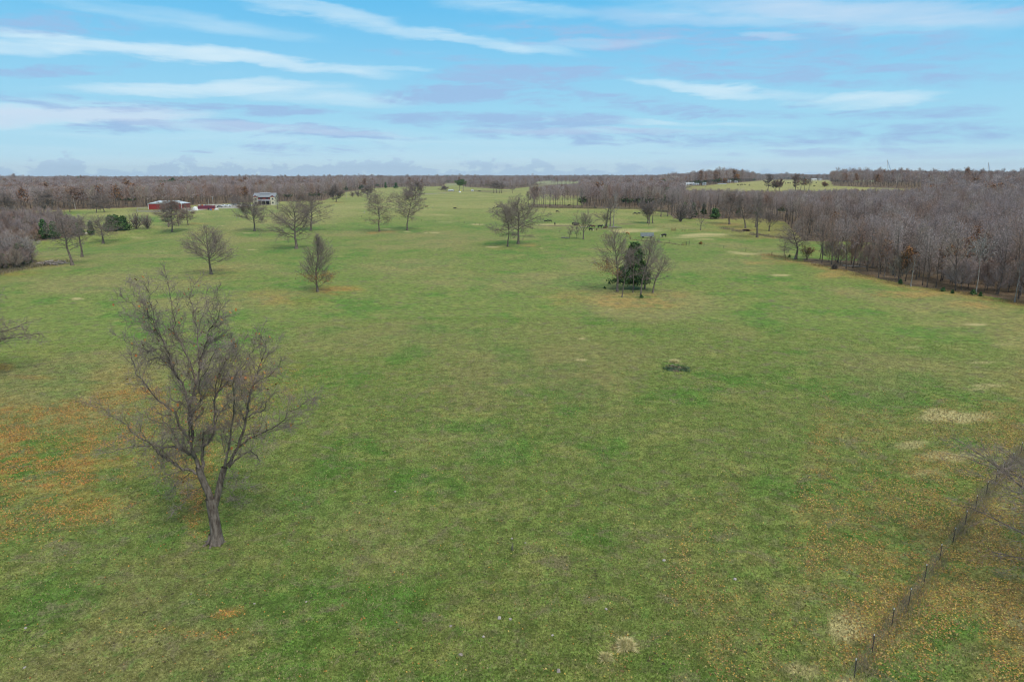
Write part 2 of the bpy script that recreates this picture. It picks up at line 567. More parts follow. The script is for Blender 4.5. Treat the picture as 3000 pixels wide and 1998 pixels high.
def lay(X, Y, Z):
    """colour (linear) and leaf density of the ground at world points"""
    px, py = project(X, Y, Z)
    r = np.hypot(X, Y)
    s = np.clip(r / 90, .35, 8)
    jx = (fnoise(X / (5 * s), Y / (7 * s), 4) - .5) * 2.4
    jy = (fnoise(X / (5 * s) + 40, Y / (7 * s), 4) - .5) * 2.4
    lit = spot(px, py, LITTER, jx, jy)
    straw = spot(px, py, [(a, b, rx * 1.15, ry * 1.25, v) for a, b, rx, ry, v in STRAW], jx * .8, jy * .8)
    lush = spot(px, py, LUSH, jx, jy)
    dirt = spot(px, py, DIRT, jx * .7, jy * .7)
    n1 = fnoise(X / 34, Y / 34 + 8, 4)
    n2 = fnoise(X / 9 + 3, Y / 9, 4)
    g = np.array([.176, .230, .056])
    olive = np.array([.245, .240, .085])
    far = np.array([.325, .322, .112])
    green = np.array([.100, .210, .034])
    c_ = g[None] + (olive - g)[None] * smooth(.45, .68, n1)[:, None] + (green - g)[None] * (0.8 * smooth(.5, .72, n2))[:, None]
    c_ *= (.80 + .20 * smooth(60, 170, r))[:, None]  # vignette and steep-view darkening of the near ground, put into its colour
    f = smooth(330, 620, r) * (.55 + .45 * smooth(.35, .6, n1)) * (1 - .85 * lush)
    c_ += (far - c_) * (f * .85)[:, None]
    c_ += (np.array([.095, .21, .04]) - c_) * (lush * .75)[:, None]
    strip = smooth(2050, 2200, px) * (py < 700) * (py > 620)          # tawny rough ground before the wood
    c_ += (np.array([.30, .23, .075]) - c_) * (strip * .5)[:, None]
    c_ += (np.array([.33, .30, .13]) - c_) * (straw * .45)[:, None]
    lit = np.maximum(lit, .8 * np.exp(-((py - np.interp(px, [2230, 2300, 2356, 2500, 2590, 2670, 2800, 2950, 3100], [752, 764, 772, 804, 826, 845, 860, 887, 920])) / (9 + 5 * jx)) ** 2) * (px > 2230))
    leafy = np.where(r < 105, lit * .40 * smooth(.36, .58, fnoise(X / 3 + 7, Y / 3, 4)) * 1.3, lit * .74 * smooth(.32, .55, fnoise(X / 4, Y / 4, 4)))
    leafy = np.maximum(leafy, .62 * smooth(2720, 3000, px) * smooth(1450, 1750, py) * smooth(.3, .55, fnoise(X / 3, Y / 3, 4)))
    leafc = np.where((px < 1300)[:, None], np.array([[.40, .21, .06]]), np.where((py < 905)[:, None], np.array([[.40, .26, .095]]), np.array([[.29, .20, .08]])))
    c_ += (leafc - c_) * leafy[:, None]
    c_ += (np.array([.17, .12, .085]) - c_) * dirt[:, None]
    road = inside(px, py, [(630, 598), (760, 600), (740, 605), (700, 606), (700, 611), (640, 611), (600, 614), (560, 620), (540, 616), (570, 606)])
    c_[road] = (.42, .40, .37)
    road2 = inside(px, py, [(1232, 569), (1275, 566.5), (1310, 565), (1310, 566.2), (1275, 568), (1236, 571)])
    c_[road2] = (.30, .26, .23)
    fr = inside(px, py, CLEAR[0])
    c_[fr] = c_[fr] * .5 + np.array([.40, .35, .15]) * .5
    pale = inside(px, py, CLEAR[1]) | inside(px, py, CLEAR[3]) | inside(px, py, CLEAR[4]) | inside(px, py, CLEAR[5])
    c_[pale] = c_[pale] * .3 + np.array([.30, .31, .20]) * .7
    brown = inside(px, py, [(1556, 556), (1556, 546), (1600, 541), (1640, 541), (1700, 538), (1700, 560)])
    c_[brown] = (.20, .16, .10)
    wd = is_wood(px, py)
    # soft fringe: rough tawny grass and leaves at the wood's foot
    w = np.where(wd, 1.0, 0.0)
    fl = np.array([.165, .12, .082])[None] * (0.75 + .5 * n2)[:, None]
    c_ = c_ * (1 - w)[:, None] + fl * w[:, None]
    lit = np.maximum(lit, .5 * w)
    return np.clip(c_, .01, .9), lit, straw, w


# ---------------------------------------------------------------- the ground: one sheet to the horizon
def build_ground():
    rings = np.concatenate([[2.0, 8, 16, 22], np.geomspace(26, 260, 420), np.geomspace(263, 1500, 260)[1:], np.geomspace(1520, 16000, 90)])
    ang = np.concatenate([np.linspace(-47, 47, 760), np.linspace(50, 310, 66)])
    A, Rr = np.meshgrid(np.radians(ang), rings)
    X, Y = Rr * np.sin(A), Rr * np.cos(A)
    Z = tz(X, Y)
    nr, na = X.shape
    i = np.arange(nr - 1)[:, None] * na
    j = np.arange(na)[None]
    j2 = (j + 1) % na
    F = np.stack([i + j, i + j2, i + na + j2, i + na + j], -1).reshape(-1, 4)
    V = np.stack([X, Y, Z], -1).reshape(-1, 3)
    me = quad_mesh('ground', V, F[:, ::-1], True)
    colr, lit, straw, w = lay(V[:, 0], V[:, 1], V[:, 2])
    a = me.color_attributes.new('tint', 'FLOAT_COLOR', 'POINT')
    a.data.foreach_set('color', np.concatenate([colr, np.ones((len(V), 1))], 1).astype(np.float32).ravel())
    for nm, arr in (('litter', lit), ('straw', straw), ('wood', w)):
        at_ = me.attributes.new(nm, 'FLOAT', 'POINT')
        at_.data.foreach_set('value', arr.astype(np.float32))
    m = bpy.data.materials.new('pasture_grass')
    m.use_nodes = True
    T = NT(m.node_tree)
    b = T.n['Principled BSDF']
    b.inputs['Roughness'].default_value = 0.95
    b.inputs['Specular IOR Level'].default_value = 0.12
    pos = T.n.new('ShaderNodeNewGeometry').outputs['Position']

    def attr(n_):
        x = T.n.new('ShaderNodeAttribute')
        x.attribute_name = n_
        return x
    tint = attr('tint').outputs['Color']
    wood = attr('wood').outputs['Fac']
    strawa = attr('straw').outputs['Fac']
    litter = attr('litter').outputs['Fac']
    n_big = T.noise(pos, 0.16, 6, 0.62, 0.4)
    n_mid = T.noise(pos, 0.55, 6, 0.65, 0.3)
    n_mid2 = T.noise(T.vmath('ADD', pos, (31, 7, 0)), 0.9, 6, 0.68, 0.2)
    n_fine = T.noise(pos, 4.5, 5, 0.7)
    n_tuft = T.noise(pos, 14.0, 3, 0.7)
    keep = T.math('SUBTRACT', 1.0, T.math('MULTIPLY', T.math('MAXIMUM', wood, strawa), .75))
    dead = T.math('MULTIPLY', T.sstep(n_mid, 0.50, 0.68, 0, .72), keep)
    lushf = T.math('MULTIPLY', T.sstep(n_mid2, 0.50, 0.68, 0, .72), keep)
    yell = T.math('MULTIPLY', T.sstep(n_big, 0.49, 0.66, 0, .5), keep)
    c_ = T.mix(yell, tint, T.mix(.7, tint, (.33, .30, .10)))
    c_ = T.mix(dead, c_, T.mix(.75, tint, (.165, .145, .080)))
    c_ = T.mix(lushf, c_, T.mix(.7, tint, (.080, .195, .035)))
    clump = T.sstep(T.noise(T.vmath('ADD', pos, (3, 91, 0)), 2.2, 5, 0.7), .56, .74, 0, .45)
    c_ = T.mix(clump, c_, T.mix(1.0, c_, (.52, .56, .5), 'MULTIPLY'))
    mott = T.noise(T.vmath('ADD', pos, (13, 51, 0)), .75, 9, 0.72, .5)
    mv = T.sstep(mott, .36, .64, .70, 1.26)
    c_ = T.mix(1.0, c_, T.comb(mv, mv, mv), 'MULTIPLY')
    brn = T.math('MULTIPLY', T.sstep(T.noise(T.vmath('ADD', pos, (113, 5, 0)), .33, 8, 0.72, .8), .52, .66, 0, .68), keep)
    c_ = T.mix(brn, c_, (.175, .148, .092))
    sf = T.math('ADD', strawa, T.math('MULTIPLY', T.math('SUBTRACT', T.noise(T.vmath('ADD', pos, (7, 7, 0)), .9, 9, .75, .6), .5), 1.5))
    c_ = T.mix(T.math('MULTIPLY', T.sstep(sf, .22, .88, 0, .85), T.math('GREATER_THAN', strawa, .03)), c_, (.43, .375, .175))
    blond = T.sstep(T.noise(T.vmath('ADD', pos, (63, 11, 0)), 3.1, 6, 0.75), .58, .78, 0, .5)
    c_ = T.mix(T.math('MULTIPLY', blond, keep), c_, (.27, .245, .12))
    v = T.math('MULTIPLY', T.sstep(n_fine, .30, .70, .58, 1.45), T.sstep(n_tuft, .28, .72, .64, 1.4))
    c_ = T.mix(1.0, c_, T.comb(v, v, v), 'MULTIPLY')
    # single fallen leaves and droppings as they lie in the sward
    vo = T.n.new('ShaderNodeTexVoronoi')
    vo.inputs['Scale'].default_value = 3.2
    T.put(vo.inputs['Vector'], pos)
    sp = T.n.new('ShaderNodeSeparateColor')
    T.l.new(vo.outputs['Color'], sp.inputs[0])
    pat = T.math('MULTIPLY', T.math('LESS_THAN', vo.outputs['Distance'], .42), T.math('GREATER_THAN', sp.outputs[0], .975))
    c_ = T.mix(T.math('MULTIPLY', pat, .75), c_, (.055, .045, .03))
    vo2 = T.n.new('ShaderNodeTexVoronoi')
    vo2.inputs['Scale'].default_value = 5.5
    T.put(vo2.inputs['Vector'], pos)
    sp2 = T.n.new('ShaderNodeSeparateColor')
    T.l.new(vo2.outputs['Color'], sp2.inputs[0])
    lf = T.math('MULTIPLY', T.math('LESS_THAN', vo2.outputs['Distance'], .45),
                T.math('LESS_THAN', sp2.outputs[1], T.math('MULTIPLY', T.math('MULTIPLY', litter, litter), .38)))
    leafcol = T.ramp(sp2.outputs[2], [(0, (.30, .12, .03)), (.4, (.42, .22, .05)), (.75, (.36, .27, .07)), (1, (.20, .09, .04))])
    c_ = T.mix(T.math('MULTIPLY', lf, .85), c_, leafcol)
    T.l.new(c_, b.inputs['Base Color'])
    bp = T.n.new('ShaderNodeBump')
    bp.inputs['Strength'].default_value = 0.55
    bp.inputs['Distance'].default_value = 0.16
    T.put(bp.inputs['Height'], T.math('ADD', T.math('MULTIPLY', n_fine, 1.0), T.math('MULTIPLY', n_tuft, .45)))
    T.l.new(bp.outputs[0], b.inputs['Normal'])
    o = link('ground', me, None, m)
    tag(o, kind='structure')
    return o


ground = build_ground()


def cards_mesh(name, P, size, col, tilt=0.5, rng=None, aspect=1.0):
    """many small leaf faces, each its own colour"""
    n = len(P)
    a = rng.rand(n) * 2 * math.pi
    t1 = (rng.rand(n) - .5) * 2 * tilt
    t2 = (rng.rand(n) - .5) * 2 * tilt
    u = np.stack([np.cos(a), np.sin(a), t1], 1) * size[:, None] * .5
    v = np.stack([-np.sin(a), np.cos(a), t2], 1) * size[:, None] * .5 * aspect
    V = np.stack([P - u, P - v * .8, P + u, P + v], 1).reshape(-1, 3)
    F = np.arange(4 * n).reshape(-1, 4)
    me = quad_mesh(name, V, F)
    ca = me.color_attributes.new('tint', 'FLOAT_COLOR', 'POINT')
    cc = np.concatenate([col, np.ones((n, 1))], 1)
    ca.data.foreach_set('color', np.repeat(cc, 4, 0).astype(np.float32).ravel())
    return me


def attr_material(name, rough=.85, spec=.2, name_attr='tint', trans=0.0):
    m = bpy.data.materials.new(name)
    m.use_nodes = True
    T = NT(m.node_tree)
    b = T.n['Principled BSDF']
    b.inputs['Roughness'].default_value = rough
    b.inputs['Specular IOR Level'].default_value = spec
    x = T.n.new('ShaderNodeAttribute')
    x.attribute_name = name_attr
    T.l.new(x.outputs['Color'], b.inputs['Base Color'])
    return m


def palette(rng, n, pal, jit=.2):
    p = np.array(pal)[rng.randint(0, len(pal), n)]
    return p * (1 + (rng.rand(n, 1) - .5) * 2 * jit)


LEAF_MAT = attr_material('fallen_leaf', .7, .3)
ORANGE = [(.46, .20, .045), (.54, .30, .07), (.36, .15, .05), (.48, .34, .09), (.30, .17, .08), (.50, .25, .05)]
YELLOW = [(.46, .33, .07), (.42, .25, .05), (.30, .17, .06), (.50, .40, .12), (.24, .13, .06), (.34, .24, .10)]


def scatter_litter():
    rng = np.random.RandomState(11)
    n = 700000
    r = np.sqrt(rng.rand(n) * (112 ** 2 - 30 ** 2) + 30 ** 2)
    a = rng.uniform(rad(-44), rad(44), n)
    X, Y = r * np.sin(a), r * np.cos(a)
    Z = tz(X, Y)
    _, lit, _, _ = lay(X, Y, Z)
    px, py = project(X, Y, Z)
    cl = .55 * fnoise(X / 1.1, Y / 1.1, 3) + .45 * fnoise(X / 5.5 + 7, Y / 3.0, 3)
    left = px < 1300
    dens = np.where(left, lit ** 1.1 * 2.0, lit ** 1.3 * 1.6) * smooth(.40, .56, cl) + .012
    keep = rng.rand(n) < dens
    X, Y, Z, left = X[keep], Y[keep], Z[keep], left[keep]
    k = len(X)
    col = np.where(left[:, None], palette(rng, k, ORANGE), palette(rng, k, YELLOW))
    size = rng.uniform(.07, .155, k)
    me = cards_mesh('fallen_leaves', np.stack([X, Y, Z + .035], 1), size, col, .55, rng)
    return tag(link('fallen_leaves', me, None, LEAF_MAT), kind='stuff')


fallen = scatter_litter()


def scatter_grass():
    """short tufts standing in the sward, green to straw"""
    rng = np.random.RandomState(12)
    n = 330000
    r = 30 * (150 / 30) ** rng.rand(n)
    a = rng.uniform(rad(-43), rad(43), n)
    X, Y = r * np.sin(a), r * np.cos(a)
    Z = tz(X, Y)
    c_, lit, straw, w = lay(X, Y, Z)
    keep = w < .5
    X, Y, Z, c_, straw, r = X[keep], Y[keep], Z[keep], c_[keep], straw[keep], r[keep]
    k = len(X)
    pn = fnoise(X / 2.2, Y / 2.2, 3)
    tone = rng.rand(k)
    straws = np.array([.34, .31, .15])
    f = (tone < (.16 + .3 * (pn > .55) + .6 * straw))[:, None]
    f = f | (rng.rand(k) < straw * 1.1)[:, None]
    col = np.where(f, straws * (0.6 + .6 * rng.rand(k, 1)), c_ * (0.55 + .85 * rng.rand(k, 1)))
    h = rng.uniform(.05, .13, k) * (1 + straw * .6)
    wd = rng.uniform(.02, .05, k) * np.clip(r / 60, 1, 2)
    an = rng.rand(k) * math.pi
    u = np.stack([np.cos(an), np.sin(an), 0 * an], 1) * wd[:, None]
    ln = (rng.rand(k, 3) - .5) * np.array([1.3, 1.3, 0]) * h[:, None]
    P = np.stack([X, Y, Z - .01], 1)
    up = P + np.stack([0 * h, 0 * h, h], 1) + ln
    V = np.stack([P - u, P + u, up + u * .3, up - u * .3], 1).reshape(-1, 3)
    me = quad_mesh('grass', V, np.arange(4 * k).reshape(-1, 4))
    ca = me.color_attributes.new('tint', 'FLOAT_COLOR', 'POINT')
    ca.data.foreach_set('color', np.repeat(np.concatenate([col, np.ones((k, 1))], 1), 4, 0).astype(np.float32).ravel())
    return tag(link('grass', me, None, attr_material('grass_blade', .9, .1)), kind='stuff')


grass = scatter_grass()

# ---------------------------------------------------------------- bare trees
def bark(name, c1, c2, vscale=3.0, rnd=0.0, pal=None):
    m = bpy.data.materials.new(name)
    m.use_nodes = True
    T = NT(m.node_tree)
    b = T.n['Principled BSDF']
    b.inputs['Roughness'].default_value = .9
    b.inputs['Specular IOR Level'].default_value = .15
    tc = T.n.new('ShaderNodeTexCoord').outputs['Object']
    vv = T.vmath('MULTIPLY', tc, (1, 1, .28))
    n = T.noise(vv, vscale, 6, .65)
    c_ = T.mix(T.sstep(n, .35, .65), c1, c2)
    if pal:
        oi = T.n.new('ShaderNodeObjectInfo').outputs['Random']
        c_ = T.mix(1.0, c_, T.ramp(oi, pal), 'MULTIPLY')
    T.l.new(c_, b.inputs['Base Color'])
    bp = T.n.new('ShaderNodeBump')
    bp.inputs['Strength'].default_value = .6
    bp.inputs['Distance'].default_value = .05
    T.put(bp.inputs['Height'], T.noise(T.vmath('MULTIPLY', tc, (1, 1, .15)), 9.0, 4, .6))
    T.l.new(bp.outputs[0], b.inputs['Normal'])
    return m


BARK = bark('bark_grey_brown', (.085, .064, .052), (.23, .19, .16), 4)
BARK_WOOD = bark('bark_wood', (.075, .06, .05), (.17, .145, .13), 3, pal=[(0, (.8, .75, .7)), (.4, (1, .95, .9)), (.8, (1.15, 1.15, 1.15)), (1, (1.5, 1.5, 1.5))])
BARK_PALE = bark('bark_pale', (.19, .17, .155), (.37, .34, .315), 2)
TWIG = bark('twig_grey', (.20, .155, .138), (.285, .23, .208), 1.0)
TWIG_WOOD = bark('twig_wood', (.325, .272, .262), (.41, .352, .345), .5,
                 pal=[(0, (.62, .55, .50)), (.16, (1.0, .78, .62)), (.3, (.84, .80, .78)), (.5, (1.0, .95, .93)), (.7, (1.15, 1.10, 1.09)), (.86, (.95, .92, .74)), (1, (1.4, 1.38, 1.38))])
TWIG_PALE = bark('twig_pale', (.28, .25, .235), (.40, .37, .35), 1.0)
RUST_MAT = attr_material('withered_leaf', .8, .2)
RUST = [(.20, .085, .035), (.26, .13, .05), (.15, .07, .04), (.30, .16, .06)]
RUSTY_ORANGE = [(.34, .15, .04), (.40, .20, .05), (.24, .11, .04)]
NEEDLE = [(.055, .115, .038), (.08, .155, .045), (.04, .085, .03), (.11, .185, .055)]
NEEDLE_MAT = attr_material('cedar_needle', .8, .2)


def norm(v):
    l = math.sqrt(v[0] * v[0] + v[1] * v[1] + v[2] * v[2]) + 1e-9
    return (v[0] / l, v[1] / l, v[2] / l)


class Bare:
    """a leafless tree: limbs as joined tubes, twigs as thin facets"""
    def __init__(self, seed):
        self.r = random.Random(seed)
        self.limbs = []      # (pts, radii)
        self.tw = []         # (p0, p1, r0, r1)
        self.tips = []

    def path(self, p, d, L, r0, r1, n, crook, trop, sag=0.0):
        g = self.r.gauss
        pts, rs = [p], [r0]
        st = L / n
        for i in range(n):
            t = (i + 1) / n
            d = norm((d[0] + g(0, crook), d[1] + g(0, crook), d[2] + g(0, crook * .8) + trop - sag * t))
            p = (p[0] + d[0] * st, p[1] + d[1] * st, p[2] + d[2] * st)
            pts.append(p)
            rs.append(r0 + (r1 - r0) * t ** .7)
        return pts, rs

    def side(self, d, ang, phi):
        a = norm((d[1] - d[2] * .3, d[2] * .2 - d[0], d[0] * .3 + .01)) if abs(d[2]) < .9 else norm((1, .1 * d[1], -d[0] / (d[2] if abs(d[2]) > .1 else .1)))
        b = (d[1] * a[2] - d[2] * a[1], d[2] * a[0] - d[0] * a[2], d[0] * a[1] - d[1] * a[0])
        c_, s = math.cos(phi), math.sin(phi)
        ca, sa = math.cos(ang), math.sin(ang)
        return norm(tuple(d[i] * ca + (a[i] * c_ + b[i] * s) * sa for i in range(3)))

    def sub(self, pts, rs, L, lvl, P):
        """branches along a limb"""
        r = self.r
        if lvl > P['max']:
            return
        per = P['per'][lvl]
        nch = max(2, int(per * L + r.random()))
        if P.get('cap'): nch = min(nch, P['cap'][lvl])
        n = len(pts) - 1
        t0 = P['t0'][lvl]
        phi = r.random() * 6.28
        for k in range(nch):
            t = t0 + (1 - t0) * (k + r.random() * .8 + .1) / nch
            t = min(t, .999)
            i = int(t * n)
            f = t * n - i
            p = tuple(pts[i][q] + (pts[i + 1][q] - pts[i][q]) * f for q in range(3))
            d = norm(tuple(pts[i + 1][q] - pts[i][q] for q in range(3)))
            rr = rs[i] + (rs[i + 1] - rs[i]) * f
            phi += 2.4 + r.gauss(0, .5)
            ang = P['ang'][lvl] * r.uniform(.7, 1.25)
            dd = self.side(d, ang, phi)
            if P.get('flat') and lvl <= 2: dd = norm((dd[0], dd[1], dd[2] * .6 + .1))
            Lc = L * P['ratio'][lvl] * r.uniform(.55, 1.15) * (1.15 - .65 * t)
            Lc = max(Lc, P['minL'])
            self.grow(p, dd, Lc, min(rr * .72, P['rl'] * Lc + P['rmin']), lvl, P)

    def grow(self, p, d, L, r0, lvl, P):
        r0 = max(r0, P['rmin'])
        n = P['seg'][lvl]
        pts, rs = self.path(p, d, L, r0, max(P['rmin'] * .6, r0 * .3), n, P['crook'][lvl], P['trop'][lvl])
        if lvl <= P['tube']:
            self.limbs.append((pts, rs, lvl))
        else:
            for i in range(n):
                self.tw.append((*pts[i], *pts[i + 1], rs[i], rs[i + 1]))
        if lvl == P['max']:
            self.tips.append(pts[-1])
        self.sub(pts, rs, L, lvl + 1, P)

    def fit(self, H, wx, keep_base=True):
        """scale to the measured height and crown width"""
        A = np.array([t[3:6] for t in self.tw]) if self.tw else np.array(self.limbs[0][0])
        hz = np.percentile(A[:, 2], 98.7)
        x0, x1 = np.percentile(A[:, 0], 2), np.percentile(A[:, 0], 98)
        sz, sx = H / hz, wx / max(.1, (x1 - x0))
        self.S = (sx, sx, sz)
        return (x0 + x1) / 2 * sx

    def limb_mesh(self, name='trunk', sides=(10, 7, 5, 4), flare=1.0):
        G = Geo()
        S = np.array(getattr(self, 'S', (1, 1, 1)))
        for q, (pts, rs, lvl) in enumerate(self.limbs):
            pt = np.array(pts) * S
            rr = np.array(rs, float)
            if q == 0 and flare > 0:
                rr = rr * (1 + flare * .55 * np.exp(-np.maximum(pt[:, 2], 0) / (rr[0] * 1.3)))
                pt[0, 2] -= .35
            G.tube(pt, rr, sides[min(lvl, len(sides) - 1)], cap=False)
        return G.mesh(name, True)

    def twig_mesh(self, name='crown', wmul=1.0, tri=False, seed=1):
        A = np.array(self.tw)
        S = np.array(getattr(self, 'S', (1, 1, 1)))
        p0, p1 = A[:, :3] * S, A[:, 3:6] * S
        r0, r1 = A[:, 6] * wmul, A[:, 7] * wmul
        rg = np.random.RandomState(seed)
        d = p1 - p0
        d /= np.linalg.norm(d, axis=1, keepdims=True) + 1e-9
        a = np.cross(d, rg.normal(size=d.shape))
        a /= np.linalg.norm(a, axis=1, keepdims=True) + 1e-9
        b = np.cross(d, a)
        n = len(A)
        if tri:
            V = []
            for P_, R_ in ((p0, r0), (p1, r1)):
                for k in range(3):
                    th = k * 2.0944
                    V.append(P_ + (a * math.cos(th) + b * math.sin(th)) * R_[:, None])
            V = np.stack(V, 1).reshape(-1, 3)
            base = np.arange(n)[:, None] * 6
            F = np.concatenate([base + np.array([[k, (k + 1) % 3, (k + 1) % 3 + 3, k + 3]]) for k in range(3)], 0)
        else:
            V = np.stack([p0 - a * r0[:, None], p0 + a * r0[:, None], p1 + a * r1[:, None], p1 - a * r1[:, None]], 1).reshape(-1, 3)
            F = np.arange(4 * n).reshape(-1, 4)
        return quad_mesh(name, V, F)

    def leaf_mesh(self, name, n, pal, size=(.1, .22), zmax=1.0, seed=3, sel=None, spread=.25):
        rg = np.random.RandomState(seed)
        S = np.array(getattr(self, 'S', (1, 1, 1)))
        T_ = np.array(self.tips) * S
        if sel is not None:
            T_ = T_[sel(T_)]
        if len(T_) == 0: return None
        P_ = T_[rg.randint(0, len(T_), n)] + rg.normal(0, spread, (n, 3))
        return cards_mesh(name, P_, rg.uniform(*size, n), palette(rg, n, pal, .3), 1.2, rg)


def P_(**k):
    b = dict(max=4, tube=2, per=[0, 1.0, 1.4, 3.0, 4.6], t0=[0, .3, .2, .12, .05], ang=[0, .75, .7, .7, .75], ratio=[0, .5, .5, .45, .45],
             seg=[10, 8, 5, 3, 2], crook=[.05, .12, .16, .2, .2], trop=[.02, .05, .04, .03, .02], rl=.009, rmin=.014, minL=.35, cap=None)
    b.update(k)
    return b


def make_bare(style, seed, H, r0, **over):
    """styles: round (leader with ascending limbs), oak (wide crooked forks), vase, slim (woodland), pole"""
    B = Bare(seed)
    R = B.r
    if style == 'round':
        P = P_(ratio=[0, .5, .5, .5, .5], ang=[0, .8, .55, .6, .6], trop=[.01, .05, .05, .04, .02], crook=[.02, .07, .11, .16, .2],
               per=[0, 1.0, 1.9, 3.6, 5.0], cap=[0, 40, 17, 12, 9])
        P.update(over)
        pts, rs = B.path((0, 0, 0), (0, 0, 1), H * .93, r0, .03, 14, .03, .03)
        B.limbs.append((pts, rs, 0))
        nl = P.get('nl', 34)
        for k in range(nl):
            t = P.get('start', .2) + (.96 - P.get('start', .2)) * (k + R.random() * .7) / nl
            i = min(int(t * 14), 13)
            f = t * 14 - i
            p = tuple(pts[i][q] + (pts[i + 1][q] - pts[i][q]) * f for q in range(3))
            rr = rs[i] + (rs[i + 1] - rs[i]) * f
            env = math.sin(math.pi * min(1, (t - .05) / .98) ** .8) ** .55
            ang = P.get('open', 1.42) - 1.1 * t
            d = B.side((0, 0, 1), ang * R.uniform(.9, 1.1), k * 2.4 + R.gauss(0, .25))
            asp = P.get('asp', .9)
            st_ = P.get('start', .2)
            ez, er = H * (1 - st_ * .6) / 2, H * asp / 2
            cz = H - ez
            a_ = (d[0] ** 2 + d[1] ** 2) / er ** 2 + (d[2] + .25) ** 2 / ez ** 2
            b_ = (p[2] - cz) * (d[2] + .25) / ez ** 2
            disc = b_ * b_ - a_ * ((p[2] - cz) ** 2 / ez ** 2 - 1)
            L = max((-b_ + math.sqrt(disc)) / a_ if disc > 0 else H * .1, H * .08) * R.uniform(.85, 1.0)
            B.grow(p, d, L, min(rr * .5, .0095 * L + .02), 1, P)
    elif style == 'oak':
        # crooked trunk dividing into a rounded crown; limbs reach out to an egg shaped outline
        P = P_(ratio=[0, .55, .46, .5, .5], ang=[0, .8, .85, .8, .85], trop=[.0, .02, .03, .02, .0], crook=[.06, .17, .24, .28, .3],
               per=[0, 1.1, 2.1, 3.8, 5.2], cap=[0, 15, 14, 12, 10], seg=[8, 9, 6, 4, 2])
        P.update(over)
        tf = P.get('fork', .28)
        asp = P.get('asp', .9)
        pts, rs = B.path((0, 0, 0), (P.get('lean', 0), 0, 1), H * .84, r0, r0 * .16, 12, .075, .04)
        B.limbs.append((pts, rs, 0))
        nf = P.get('nf', 5) + P.get('low', 6) + 12
        s0 = P.get('start', tf * .72)
        ez, er = H * (1 - s0 * .45) / 2, H * asp / 2
        cz = H - ez
        for k in range(nf):
            t = s0 + (.97 - s0) * (k + R.random() * .6) / nf
            u_ = min(t * 12 / .97, 11.99)
            i = int(u_)
            f = u_ - i
            p = tuple(pts[i][q] + (pts[i + 1][q] - pts[i][q]) * f for q in range(3))
            rr = rs[i] + (rs[i + 1] - rs[i]) * f
            s_ = (t - s0) / (.97 - s0)
            d = B.side((0, 0, 1), (1.32 - .95 * s_) * R.uniform(.8, 1.12), P.get('phase', 0) + k * 2.4 + R.gauss(0, .35))
            # distance to the outline along d
            a_ = (d[0] ** 2 + d[1] ** 2) / er ** 2 + d[2] ** 2 / ez ** 2
            b_ = p[0] * d[0] / er ** 2 + p[1] * d[1] / er ** 2 + (p[2] - cz) * d[2] / ez ** 2
            c_ = (p[0] ** 2 + p[1] ** 2) / er ** 2 + (p[2] - cz) ** 2 / ez ** 2 - 1
            disc = b_ * b_ - a_ * c_
            L = ((-b_ + math.sqrt(disc)) / a_ if disc > 0 else H * .2)
            L = max(L, H * .14) * R.uniform(.78, 1.0) * (.82 + .18 * min(1, s_ * 3))
            B.grow(p, d, L, min(rr * .62, .016 * L + .03), 1, P)
    elif style == 'vase':
        P = P_(ratio=[0, .5, .5, .5, .5], ang=[0, .45, .45, .5, .6], trop=[.02, .06, .05, .04, .03], crook=[.03, .08, .11, .15, .2],
               per=[0, 1.0, 1.5, 3.2, 4.6], cap=[0, 16, 12, 10, 8])
        P.update(over)
        tf = P.get('fork', .16)
        pts, rs = B.path((0, 0, 0), (0, 0, 1), H * tf, r0, r0 * .85, 5, .03, .02)
        B.limbs.append((pts, rs, 0))
        nf = P.get('nf', 7)
        for k in range(nf):
            th = k * 2.4
            a = .1 + .5 * k / nf
            d = B.side((0, 0, 1), a, th)
            L = H * (1 - tf) * R.uniform(.8, 1.05)
            B.grow(pts[-1 if k < 4 else -2], d, L, r0 * R.uniform(.28, .42), 1, P)
    elif style == 'slim':
        P = P_(max=4, ratio=[0, .4, .5, .5, .5], ang=[0, .6, .6, .6, .7], trop=[.01, .08, .06, .04, .02], crook=[.03, .1, .14, .2, .2],
               per=[0, 1.0, 1.3, 2.0, 2.6], cap=[0, 20, 7, 5, 4], seg=[9, 6, 3, 2, 1], tube=1, rmin=.022)
        P.update(over)
        pts, rs = B.path((0, 0, 0), (0, 0, 1), H * .95, r0, .03, 12, .035, .03)
        B.limbs.append((pts, rs, 0))
        nl = P.get('nl', 22)
        c0 = P.get('crown0', .4)
        for k in range(nl):
            t = c0 + (.97 - c0) * (k + R.random() * .7) / nl
            i = min(int(t * 12), 11)
            f = t * 12 - i
            p = tuple(pts[i][q] + (pts[i + 1][q] - pts[i][q]) * f for q in range(3))
            rr = rs[i] + (rs[i + 1] - rs[i]) * f
            s_ = (t - c0) / (1 - c0)
            d = B.side((0, 0, 1), (1.05 - .75 * s_) * R.uniform(.85, 1.15), k * 2.4 + R.gauss(0, .3))
            L = H * P.get('wide', .27) * (.55 + .6 * math.sin(math.pi * min(1, s_ + .15))) * R.uniform(.75, 1.15)
            B.grow(p, d, L, min(rr * .6, .012 * L + .02), 1, P)
    elif style == 'bush':
        P = P_(max=3, ratio=[0, .5, .5, .5], ang=[0, .6, .6, .7], trop=[0, .03, .02, .0], crook=[0, .15, .2, .25], per=[0, 1.5, 2.5, 3.5],
               cap=[0, 8, 7, 5], seg=[0, 6, 3, 2], tube=1, rmin=.014)
        P.update(over)
